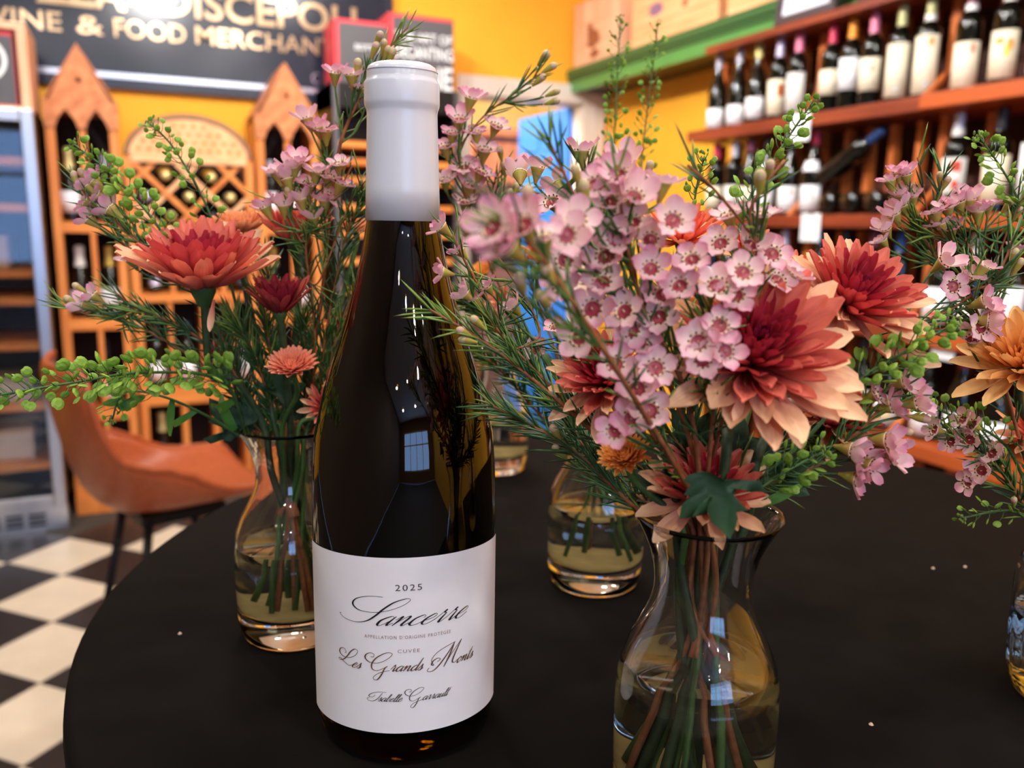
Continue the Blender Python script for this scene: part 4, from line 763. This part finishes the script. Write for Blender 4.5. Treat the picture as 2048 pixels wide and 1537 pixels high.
# ---- wax flowers
WP = petal_mat('wax_flower_petal', (240, 208, 206), (224, 150, 178), .2, .3); WPW = petal_mat('pale_wax_flower_petal', (244, 214, 206), (232, 178, 196), .2, .3)
CALYX = mat('yellow_green_calyx', (156, 158, 62), .5, c2=(180, 128, 76), vscale=150); CENTRE = mat('burgundy_centre', (134, 26, 44), .4, c2=(176, 70, 84), vscale=500); ANTHER = mat('dark_anther', (92, 50, 34), .6); PISTIL = mat('pale_pistil', (238, 208, 170), .5)
BUDM = mat('pink_bud', (206, 150, 150), .5, c2=(170, 170, 104), vscale=160)
cal_me = MB().lathe([(.0006, -.0062), (.0011, -.0046), (.0019, -.0026), (.0026, -.0008), (.0030, .0002), (.0027, .0003)], 10).mesh('blossom', CALYX, True)
ctr = MB().lathe([(.0029, .0002), (.0025, -.0003), (.0013, -.0006), (.0001, -.0003)], 12, 0); ctr.lathe([(.0030, .0001), (.0032, .0005), (.0027, .0004), (.0024, -.0002)], 12, 2)
for i in range(10):
    a = i * pi / 5; c = (.0028 * cos(a), .0028 * sin(a), .0008); ctr.lathe([(.0001, -.0004), (.0004, 0), (.0001, .0004)], 5, 1, c)
ctr.lathe([(.0003, -.0003), (.0002, .0014), (.0001, .0015)], 5, 2); ctr_me = ctr.mesh('flower_centre', [CENTRE, ANTHER, PISTIL], True)
def wax_petal(m, cup):
    me = bpy.data.meshes.new('petal'); v = []; uv = []; f = []
    for j in range(6):
        t = j / 5; hw = .0029 * max(.62 if t < .4 else .3, sqrt(max(0, 1 - ((t - .52) / .50) ** 2)))
        for i in range(5):
            u = -1 + i / 2; v.append((u * hw, .0024 + .0047 * t - .0006 * u * u * t, .0002 + cup * (t ** 1.2) * .0042 + .0008 * u * u)); uv.append(((u + 1) / 2, t))
    for j in range(5):
        for i in range(4): f.append((j * 5 + i, j * 5 + i + 1, j * 5 + i + 6, j * 5 + i + 5))
    me.from_pydata(v, [], f); me.materials.append(m); L = me.uv_layers.new(name='UVMap')
    for lp in me.loops: L.data[lp.index].uv = uv[lp.vertex_index]
    me.polygons.foreach_set('use_smooth', [True] * len(f)); me.update(); return me
WPM = [wax_petal(WP, .35), wax_petal(WPW, .55), wax_petal(WP, .9), wax_petal(WPW, 1.25)]
bud_me = MB().lathe([(.0005, -.0058), (.0009, -.0042), (.0014, -.0024), (.0016, -.0006)], 8, 1).lathe([(.0016, -.0006), (.0017, .0002), (.0014, .0012), (.0007, .0018), (.0001, .002)], 8, 0).mesh('bud', [BUDM, CALYX], True)
def needle(mb, p, d, L, w, m):
    d = d.normalized(); x = d.orthogonal().normalized(); y = d.cross(x); b = (x * R.uniform(-1, 1) + y * R.uniform(-1, 1)) * L * .12; v = []
    for q, k in ((0, .5), (.35, 1), (.75, .8)):
        for i in range(3):
            a = 2 * pi * i / 3; v.append(p + d * (L * q) + b * (q * q) + (x * cos(a) + y * sin(a)) * w * k)
    v.append(p + d * L + b); f = [(j * 3 + i, j * 3 + (i + 1) % 3, j * 3 + 3 + (i + 1) % 3, j * 3 + 3 + i) for j in range(2) for i in range(3)] + [(6 + i, 6 + (i + 1) % 3, 9) for i in range(3)]
    mb.add(v, f, m)
def sprig(label, V, path, blossoms=(), buds=(), needles=60, k=(.0, -.3, .5), size=1.0, nl=.017, young=.25, twigs=(), jar=False, cups=(0, 1, 2, 3), dens=1.0, below=True):
    rn = random.Random(len(label) * 31 + int(path[-1][0])); PX = [at(*q) for q in path]
    pts = (up_path(V, PX[0], rn, jar, len(blossoms) == 0) if V is not None else []) + PX; base = pts[0].copy()
    t = thing('wax_flower_sprig', label, 'flower', base, 'wax flower sprigs in the vases'); main = [p - base for p in cat(pts, 8)]; n = len(main)
    first = 3 * 8 if V is not None else 0
    mb = MB().tube(main, [.0014 - .0009 * i / n for i in range(n)], 6); nb = MB(); tw = [(main, first)]
    for pth in twigs:
        q = [at(*a) - base for a in pth]; s = min(main[first:], key=lambda m_: (m_ - q[0]).length); c_ = cat([s] + q, 6); mb.tube(c_, .0005, 5); tw.append((c_, 1))
    mids = [p for l, i0 in tw for p in l[i0:]]
    for kind, lst in (('blossom', blossoms), ('bud', buds)):
        for q in lst:
            px, py = q[0], q[1]; dd = q[2] if len(q) > 2 else path[-1][2] + rn.uniform(-.012, .012); sz = size * rn.uniform(.9, 1.1)
            P = at(px, py, dd) - base
            s = min(mids, key=lambda m_: abs((m_ - P).length - .03) + max(0, (m_.z - P.z)) * .8); out = (P - s); 
            fc = q[3] if len(q) > 3 else k
            dn = (out.normalized() * .55 + (RIGHT * fc[0] + AHEAD * fc[1] + UP * fc[2]) + Vector((rn.uniform(-.3, .3), rn.uniform(-.3, .3), rn.uniform(-.2, .3)))).normalized()
            foot = P - dn * (.0062 * sz); mid = s * .45 + foot * .55 - dn * (foot - s).length * .18
            tws = cat([s, mid, foot], 4); mb.tube(tws, [.0006] * 5 + [.0005] * (len(tws) - 5), 5, 1)
            fm = frame(P, dn.orthogonal(), dn) @ Matrix.Rotation(rn.uniform(0, 6.3), 4, 'Z') @ Matrix.Diagonal((sz, sz, sz, 1))
            if kind == 'bud': ob('bud', bud_me, t, mat=fm)
            else:
                b = ob('blossom', cal_me, t, mat=fm); ob('flower_centre', ctr_me, b); cp_ = WPM[cups[rn.randrange(len(cups))]]
                for i in range(5): ob('petal', cp_, b, mat=Matrix.Rotation(i * 2 * pi / 5 + rn.uniform(-.08, .08), 4, 'Z') @ Matrix.Rotation(rn.uniform(-.15, .15), 4, 'X'))
            for i in range(3):
                a = rn.randrange(len(tws) - 1); dr = (tws[a + 1] - tws[a]).normalized() + Vector((rn.uniform(-1, 1), rn.uniform(-1, 1), rn.uniform(-1, 1))) * .6; needle(nb, tws[a], dr, nl * rn.uniform(.4, .8), .00042, 1)
    for i in range(int(needles * dens)):
        l, i0 = tw[rn.randrange(len(tws_w(tw)))] if False else tw[0 if len(tw) == 1 or rn.random() < .6 else rn.randrange(1, len(tw))]
        if i0 >= len(l) - 2: continue
        a = rn.randrange(i0, len(l) - 1); T_ = (l[a + 1] - l[a]).normalized(); sd = T_.orthogonal().normalized(); az = rn.uniform(0, 6.3); sd = sd * cos(az) + T_.cross(sd) * sin(az)
        q = a / (len(l) - 1); dr = T_ * rn.uniform(.7, 1.3) + sd * rn.uniform(.35, .8)
        needle(nb, l[a] + (l[a + 1] - l[a]) * rn.random(), dr, nl * rn.uniform(.6, 1.15), .0005, 1 if (q > .8 and rn.random() < young + .3) or rn.random() < young * .4 else 0)
    part('stem', mb, [STEMB, STEMG], t, True)
    if nb.v: part('needles', nb, [NEED, NEEDY], t, True, kind='stuff')
    return t
TOV = (0, -1.0, .15)
def D(l, d, *e): return [(x, y, d) + e for x, y in l]
sprig('pink wax flowers crowning the front bouquet in front of the white door frame', V1, [(1385, 900, .29), (1310, 690, .272), (1255, 500, .264), (1235, 330, .262)], D([(1269, 394), (1265, 446), (1192, 370), (1236, 350), (1346, 442), (1220, 405), (1230, 478)], .262, TOV) + [(1325, 368, .27, (0, -.35, .9)), (1300, 480, .268, TOV)], [(1150, 340, .25), (1168, 372, .25)], 60, twigs=[[(1180, 440, .26), (1120, 330, .26), (1095, 275, .26)]])
sprig('pink wax flowers with red centres in the middle of the front bouquet', V1, [(1392, 880, .285), (1345, 720, .272), (1250, 600, .268), (1190, 540, .264)], D([(1204, 565), (1123, 569), (1301, 538), (1248, 623), (1158, 675), (1212, 514), (1130, 520), (1184, 618)], .262, TOV) + D([(1318, 634), (1277, 685), (1262, 660), (1325, 590)], .268, TOV), [], 50, cups=(0, 1, 2))
sprig('pink wax flowers right of centre in the front bouquet', V1, [(1420, 900, .285), (1430, 740, .27), (1420, 600, .266)], D([(1359, 572), (1434, 572), (1486, 545), (1383, 520), (1470, 590)], .262, TOV) + D([(1397, 685), (1451, 702), (1440, 652), (1405, 720)], .258, TOV), [], 40, cups=(0, 1, 1, 2))
sprig('low trailing pink wax flowers above the orange button flower', V1, [(1375, 960, .285), (1310, 880, .27), (1275, 790, .264)], D([(1231, 729), (1311, 736), (1274, 777), (1298, 822), (1229, 863), (1262, 838)], .262, TOV), [], 30, cups=(0, 1, 2))
sprig('pink wax flowers at top right of the front bouquet before the wine shelves', V1, [(1430, 900, .3), (1490, 680, .29), (1525, 500, .286)], [(1544, 508, .284, TOV), (1523, 432, .286, (0, -.2, 1)), (1458, 432, .286, (0, -.4, .8)), (1441, 487, .284, TOV), (1590, 552, .29, (.3, -.6, .5)), (1500, 490, .284, TOV), (1556, 560, .287, TOV)], [(1520, 352, .26), (1540, 330, .27)], 46, twigs=[[(1480, 440, .28), (1420, 370, .27), (1375, 330, .27)], [(1500, 420, .28), (1570, 320, .28)]])
sprig('nearest pink wax flower sprig, blurred, leaning left towards the bottle', V1, [(1350, 930, .275), (1220, 720, .235), (1100, 540, .215), (1020, 440, .205)], D([(985, 455), (1014, 492)], .203, (-.3, -.6, .4)) + [(1086, 478, .222, (0, -.5, .5)), (1133, 470, .235, TOV), (1152, 442, .245, TOV), (1045, 452, .207, (0, -.8, .5))], [(1082, 592, .215), (1055, 385, .21), (1040, 560, .215), (1092, 540, .215), (930, 452, .205)], 26)
sprig('slender pink wax flowers rising before the blue door', V1, [(1370, 880, .325), (1260, 640, .325), (1200, 450, .322), (1170, 340, .32)], [(1164, 303, .32, (0, -.2, 1)), (1246, 325, .318, TOV), (1212, 340, .32, (0, -.4, .8)), (1103, 404, .33, TOV), (1150, 410, .325, TOV), (1290, 372, .32, (0, -.5, .8)), (1113, 369, .35), (1075, 338, .36), (1040, 350, .37)], [(1300, 330, .32)], 60)
sprig('pink wax flowers drooping at lower right of the front bouquet', V1, [(1490, 985, .298), (1620, 940, .3), (1730, 850, .302), (1800, 770, .304)], D([(1809, 765), (1830, 806), (1779, 812), (1750, 790)], .302, (.5, -.6, .1)) + D([(1700, 900), (1720, 918), (1741, 932), (1710, 958), (1772, 881), (1784, 905)], .296, (.3, -.7, -.4)), D([(1850, 838), (1816, 864)], .30, (.6, -.6, -.2)), 50)
sprig('tall pink wax flower sprig behind the bottle neck', V3, [(1150, 900, .5), (1030, 640, .49), (940, 430, .485), (915, 300, .48)], D([(942, 198), (918, 240), (952, 267), (992, 253), (969, 301), (890, 294), (928, 335), (940, 372), (930, 405), (890, 362), (905, 268), (962, 345)], .48, (.2, -.4, .6)), D([(1092, 109), (1106, 132), (1085, 155), (1113, 183), (1112, 202)], .475, (.5, -.2, .4)) + [(1010, 330, .48), (1000, 300, .48), (1035, 372, .48), (1020, 385, .48)], 110, twigs=[[(965, 235, .48), (1025, 190, .477), (1075, 150, .475)], [(960, 440, .48), (1010, 400, .48), (1050, 375, .48)], [(1000, 480, .49), (985, 380, .49), (1010, 330, .49)]], size=1.22)
sprig('small pink wax flowers brushing the right side of the bottle', V1, [(1335, 985, .31), (1190, 860, .32), (1030, 700, .33), (945, 600, .335)], [(884, 455, .335, (-.8, -.3, .4)), (920, 503, .34, (-.7, -.3, .5)), (886, 545, .335, (-.8, -.3, .3)), (932, 590, .335, (-.5, -.4, .5)), (975, 575, .34, (-.3, -.5, .6)), (1028, 616, .34, (-.5, -.4, .5)), (953, 600, .336, (-.5, -.3, .5)), (1110, 655, .34, (-.3, -.6, .4)), (1072, 700, .34, TOV)], [], 110, size=.78, twigs=[[(1000, 640, .335), (950, 560, .336), (905, 470, .336)], [(1080, 660, .34), (1000, 520, .345), (960, 490, .345)]])
sprig('needle leaved wax flower twig reaching across the bottle front', V1, [(1335, 1000, .305), (1160, 840, .31), (990, 700, .316), (860, 620, .318)], [], [(949, 640, .316, (-.6, -.3, .5)), (921, 662, .314, (-.6, -.3, .3)), (926, 680, .314, (-.6, -.3, -.2))], 90, young=.5)
sprig('green needle spray pointing left beside the bottle', V1, [(1290, 1030, .302), (1150, 905, .32), (1060, 850, .33), (985, 812, .335)], [], [(1107, 858, .325), (1112, 898, .325)], 110, nl=.019, young=.1)
for lab, V, pth, nn in (('dense needle spray filling the middle bouquet', V3, [(1200, 920, .5), (1090, 780, .47), (980, 650, .45), (930, 600, .44)], 240), ('lower needle spray of the middle bouquet', V3, [(1190, 930, .5), (1080, 830, .48), (1000, 740, .46), (930, 690, .45)], 220),
        ('needle spray between the middle vase and the front bouquet', V1, [(1300, 1010, .31), (1200, 930, .34), (1100, 800, .37), (1040, 700, .38)], 240), ('upright needle spray in the middle bouquet', V3, [(1180, 900, .52), (1090, 640, .53), (1030, 480, .54), (1060, 420, .54)], 180),
        ('needle spray rising beside the bottle in the left bouquet', V2, [(625, 860, .455), (650, 680, .45), (690, 480, .445), (730, 390, .44)], 150), ('short needle spray inside the left bouquet', V2, [(560, 880, .45), (520, 740, .445), (470, 640, .44)], 150), ('needle spray close to the bottle shoulder', V2, [(640, 880, .45), (660, 720, .45), (715, 560, .45)], 120),
        ('leafy needle spray at the left of the left bouquet', V2, [(540, 880, .45), (450, 720, .44), (330, 640, .43), (250, 620, .43)], 120), ('needle spray at the back of the left bouquet', V2, [(590, 870, .46), (560, 680, .47), (530, 520, .48)], 130),
        ('dark needle spray in the middle of the left bouquet', V2, [(560, 875, .455), (545, 740, .455), (525, 600, .455)], 190), ('dark needle spray under the burgundy head of the left bouquet', V2, [(600, 875, .46), (612, 740, .46), (604, 640, .46)], 190), ('dark needle spray under the salmon head of the left bouquet', V2, [(520, 880, .455), (480, 750, .455), (450, 660, .455)], 170), ('needle spray low in the front bouquet', V1, [(1450, 980, .30), (1540, 900, .31), (1640, 860, .32)], 90), ('needle spray behind the front bouquet', V1, [(1400, 960, .31), (1380, 760, .34), (1340, 560, .36)], 150), ('needle spray in the heart of the front bouquet', V1, [(1410, 970, .305), (1300, 820, .31), (1170, 700, .32)], 150)):
    sprig(lab, V, pth, [], [], nn, nl=.018, young=.12)
sprig('tallest wax flower sprig of the left bouquet with buds at its tip', V2, [(600, 860, .452), (640, 620, .45), (672, 330, .45), (712, 210, .45), (760, 120, .45), (815, 55, .45)], D([(670, 147), (703, 152), (614, 239), (634, 255), (651, 262)], .45, (0, -.25, 1)) + [(728, 178, .452)], D([(716, 126), (760, 70), (768, 86), (776, 100), (784, 104), (752, 92)], .448, (.2, -.3, .6)), 60, size=1.16, young=.5)
sprig('pink wax flower cluster in the middle of the left bouquet', V2, [(612, 870, .45), (630, 680, .446), (612, 500, .442), (625, 380, .44)], D([(595, 323), (554, 345), (574, 359), (632, 345), (619, 369), (656, 355), (681, 369), (681, 330), (532, 417), (567, 412), (626, 434), (650, 402), (602, 400), (660, 395), (585, 335)], .44, (0, -.35, .8)), [(575, 380, .44)], 110, twigs=[[(600, 480, .44), (570, 420, .44), (545, 400, .44)], [(640, 460, .44), (670, 400, .44), (705, 330, .44)], [(640, 560, .44), (690, 430, .44), (725, 360, .44)]], size=1.14)
sprig('pink wax flowers at the upper left end of the left bouquet', V2, [(520, 860, .45), (410, 610, .44), (275, 480, .432), (200, 415, .43)], D([(178, 374), (170, 405), (180, 440), (198, 390), (222, 420), (190, 365)], .43, (-.5, -.1, .3)) + [(262, 518, .432)], D([(148, 350), (163, 345)], .43), 90, twigs=[[(300, 520, .432), (250, 490, .43), (230, 470, .43)], [(270, 480, .43), (180, 400, .43), (150, 350, .43)]], size=1.12)
sprig('two pink wax flowers on a low branch at the left', V2, [(530, 870, .45), (430, 750, .44), (300, 665, .432), (200, 625, .43)], D([(188, 592), (170, 610)], .43, (-.6, -.2, .3)), D([(152, 572), (135, 598)], .43, (-.5, 0, .5)), 100, twigs=[[(330, 680, .432), (260, 610, .43), (230, 585, .43)], [(240, 640, .43), (180, 630, .43), (125, 612, .43)]])
sprig('pink wax flowers before the second rack shelf in the jar bouquet', JC, [(2095, 1010, .39), (1980, 700, .4), (1850, 480, .41), (1810, 400, .41)], D([(1796, 345), (1779, 362), (1799, 390), (1826, 393), (1806, 413), (1789, 430), (1772, 458), (1765, 482), (1812, 350)], .41, (-.3, -.1, .9)), [(1880, 350, .41), (1895, 360, .41)], 110, jar=True, size=.95, twigs=[[(1870, 500, .41), (1850, 400, .41), (1835, 315, .41)], [(1850, 470, .41), (1880, 400, .41), (1885, 345, .41)]])
sprig('row of pink wax flowers below the cream label in the jar bouquet', JC, [(2110, 1000, .39), (2020, 700, .4), (1950, 520, .4), (1920, 460, .4)], D([(1895, 415), (1918, 405), (1938, 400), (1977, 410), (1871, 427), (1881, 450), (1902, 458), (2035, 500), (1955, 425)], .4, (-.2, -.1, .9)), [(2020, 405, .4), (2040, 420, .4)], 130, jar=True, size=.95, twigs=[[(1980, 560, .4), (2020, 450, .4), (2050, 390, .4)], [(1960, 540, .4), (1900, 480, .4), (1860, 470, .4)]])
sprig('larger pink wax flowers facing left in the jar bouquet', JC, [(2090, 1010, .375), (2010, 780, .36), (1960, 640, .352), (1930, 560, .35)], [(1888, 525, .345, (.5, -.6, .3)), (1906, 573, .345, (.4, -.8, .1)), (1936, 552, .35), (1967, 535, .35), (1973, 641, .345, (.5, -.8, 0)), (1967, 605, .345, (.3, -.7, .3)), (1945, 680, .35), (1962, 655, .345, TOV)], [(2030, 505, .35), (2040, 525, .35)], 90, jar=True, twigs=[[(1900, 620, .348), (1830, 650, .346), (1800, 660, .346)], [(1990, 560, .35), (2030, 470, .35)]])
sprig('small pink wax flowers low on the jar bouquet', JC, [(2075, 1030, .375), (1990, 930, .365), (1900, 870, .36)], D([(1869, 860), (1902, 884), (1939, 880), (1945, 850), (1984, 908), (1963, 942), (1936, 965), (1925, 840)], .36, (-.6, -.3, -.1)), [(2028, 1000, .36)], 80, jar=True, size=.9)
# ---- pepper cress
POD = petal_mat('cress_pod', (124, 166, 56), (160, 192, 84), .3, .35)
def pod_mesh():
    me = bpy.data.meshes.new('pod'); v = [(0, 0, .0005), (0, 0, -.0005)]; f = []; n = 12
    for k, (s, z) in enumerate(((.55, .0006), (1, 0), (.55, -.0006))):
        for i in range(n):
            a = 2 * pi * i / n; r = s * (1 - .22 * max(0, cos(a)) ** 14); v.append((.0027 * r * sin(a), .0030 * r * cos(a), z))
    for i in range(n):
        j = (i + 1) % n; f += [(0, 2 + i, 2 + j), (2 + i, 14 + i, 14 + j, 2 + j), (14 + i, 26 + i, 26 + j, 14 + j), (1, 26 + j, 26 + i)]
    v = [(x, y + .0030, z) for x, y, z in v]; me.from_pydata(v, [], f); me.materials.append(POD); L = me.uv_layers.new(name='UVMap')
    for lp in me.loops:
        q = v[lp.vertex_index]; L.data[lp.index].uv = (q[0] * 100 + .5, q[1] * 150)
    me.update(); return me
PODM = pod_mesh()
def strap(mb, p, d, side, L, w, curl):
    d = d.normalized(); x = d.cross(side).normalized(); up_ = x.cross(d); v = []; n = 9; q = p.copy(); dv = d.copy()
    for j in range(n):
        t = j / (n - 1); hw = w * (.3 + .7 * sin(pi * min(1, .15 + t * .85))) / 2; v += [q - x * hw, q + up_ * (-.15 * hw), q + x * hw]
        dv = (Matrix.Rotation(curl / n, 3, x) @ dv); up_ = x.cross(dv); q = q + dv * (L / n)
    mb.add(v, [(3 * j + i, 3 * j + i + 1, 3 * j + i + 4, 3 * j + i + 3) for j in range(n - 1) for i in range(2)])
def cress(label, V, path, n=46, start=.5, ps=1.0, ped=.008, jar=False, leaves=0, leafspots=()):
    rn = random.Random(len(label) * 17 + int(path[-1][1])); PX = [at(*q) for q in path]; pts = up_path(V, PX[0], rn, jar) + PX; base = pts[0].copy()
    t = thing('pepper_cress_sprig', label, 'greenery', base, 'pepper cress sprigs in the vases'); l = [p - base for p in cat(pts, 10)]; N = len(l); mb = MB().tube(l, [.0013 - .0009 * i / N for i in range(N)], 6)
    i0 = 30 + int((N - 31) * start)
    for i in range(n):
        q = (i / n); a = min(N - 2, int(i0 + (N - 2 - i0) * q)); T_ = (l[a + 1] - l[a]).normalized(); sd = T_.orthogonal().normalized(); az = i * 2.4 + rn.uniform(-.4, .4); sd = sd * cos(az) + T_.cross(sd) * sin(az)
        p = l[a] + (l[a + 1] - l[a]) * rn.random(); Lp = ped * (1.1 - .45 * q) * rn.uniform(.7, 1.15); d1 = (T_ * .55 + sd).normalized(); d2 = (d1 + T_ * .35 + UP * .15).normalized(); e = p + d1 * Lp * .5 + d2 * Lp * .5
        mb.tube([p, p + d1 * Lp * .5, e], .00022, 4); s = ps * .92 * (1.05 - .45 * max(0, q - .55) / .45) * rn.uniform(.7, 1.1)
        nz_ = Vector((rn.uniform(-1, 1), rn.uniform(-1, 1), rn.uniform(-1, 1))) - AHEAD * .7; ob('pod', PODM, t, mat=frame(e, d2, nz_) @ Matrix.Diagonal((s, s, s, 1)))
    part('stem', mb, STEMG, t, True)
    tb_ = MB(); T_ = (l[-1] - l[-3]).normalized()
    for i in range(14): p = l[-1] + Vector((rn.uniform(-1, 1), rn.uniform(-1, 1), rn.uniform(-1, 1))) * .0022 + T_ * .001; tb_.lathe([(.0001, -.0008), (.0006, 0), (.0001, .0008)], 5, 0, p)
    part('tip_buds', tb_, NEEDY, t, True)
    for q, dr, L, w, cu in leafspots:
        lb = MB(); strap(lb, at(*q) - base, way(*dr), AHEAD, L, w, cu); me = lb.mesh('strap_leaf', LEAFG, True); U = me.uv_layers.new(name='UVMap')
        for lp in me.loops: U.data[lp.index].uv = ((lp.vertex_index % 3) / 2, (lp.vertex_index // 3) / 8)
        ob('strap_leaf', me, t)
cress('green pepper cress sprig rising to the upper left of the left bouquet', V2, [(505, 880, .45), (430, 650, .44), (335, 480, .432), (240, 365, .43), (150, 290, .43)], 84, .40)
cress('thin pepper cress sprig before the arched oak cabinet', V2, [(540, 880, .455), (480, 640, .452), (420, 430, .45), (350, 300, .45), (300, 248, .45)], 44, .45, .8)
cress('bright pepper cress sprig stretching left over the stool', V2, [(500, 885, .445), (450, 765, .42), (300, 745, .385), (150, 765, .35), (-60, 800, .325)], 130, .2, 1.12, .009, leafspots=[((455, 770, .42), (-.7, -.2, .6), .03, .0045, 1.6), ((470, 800, .43), (-.5, -.3, -.3), .028, .005, -2.2), ((490, 830, .44), (-.8, -.2, .1), .03, .006, 1.4)])
cress('lower pepper cress branch with curled leaves at the left', V2, [(510, 885, .445), (420, 835, .42), (330, 795, .405), (250, 785, .40), (225, 838, .40)], 20, .55, .8, leafspots=[((345, 800, .41), (-.15, -.2, -1), .022, .004, .5), ((395, 820, .415), (-.6, -.2, -.4), .032, .0035, -2.4), ((235, 815, .40), (.5, -.2, .2), .02, .004, 2.4), ((250, 800, .4), (-.8, -.1, -.2), .016, .004, .8), ((470, 860, .43), (-.4, -.3, .7), .026, .006, 1.6)])
cress('left one of two tall pepper cress sprigs against the yellow wall', V3, [(1200, 920, .52), (1215, 620, .55), (1226, 330, .58), (1240, 40, .6)], 120, .36, .9, .010)
cress('right one of two tall pepper cress sprigs against the yellow wall', V3, [(1215, 920, .52), (1255, 620, .55), (1282, 330, .58), (1316, 50, .6)], 116, .36, .9, .010)
cress('pepper cress sprig reaching up to the upper price card', V1, [(1420, 960, .305), (1440, 640, .36), (1490, 420, .385), (1560, 300, .395), (1625, 205, .40)], 60, .4)
cress('yellow green pepper cress sprig at the right of the front bouquet', V1, [(1460, 1000, .298), (1600, 890, .298), (1720, 760, .30), (1800, 710, .30), (1905, 650, .30)], 56, .4, .95)
cress('pepper cress sprig at the upper right over the tall cream label', JC, [(2110, 1010, .39), (2090, 640, .4), (2040, 410, .4), (1960, 275, .4)], 48, .5, .9, jar=True)
cress('short pepper cress sprig poking out over the bare table', JC, [(2085, 1035, .378), (2010, 1022, .372), (1925, 1037, .37)], 16, .35, .8, .007, jar=True)
cress('pepper cress sprig trailing left low in the jar bouquet', JC, [(2085, 1020, .378), (2010, 890, .37), (1900, 830, .366), (1800, 790, .365)], 60, .3, .75, jar=True)
cress('small pepper cress sprig before the yellow wall in the front bouquet', V1, [(1425, 960, .31), (1410, 640, .36), (1388, 430, .38), (1408, 315, .38)], 26, .6, .7)
cress('leafy pepper cress sprig leaning right over the front vase rim', V1, [(1490, 1000, .292), (1560, 950, .292), (1645, 905, .292)], 30, .2, .85, leafspots=[((1520, 1010, .29), (.8, -.2, .4), .02, .004, .6)])
# loose petals floating on the water
for q, lab, zz in (((1525, 1385, .275), 'loose pink petal floating in the front vase', .0645),):
    o = ob('loose_petal', PM['burgundy'][3][0], mat=Matrix.Translation(V1 + Vector((.012, -.008, zz))) @ Matrix.Rotation(.4, 4, 'Z') @ Matrix.Diagonal((.010, .012, .01, 1))); tag(o, lab, 'petal')
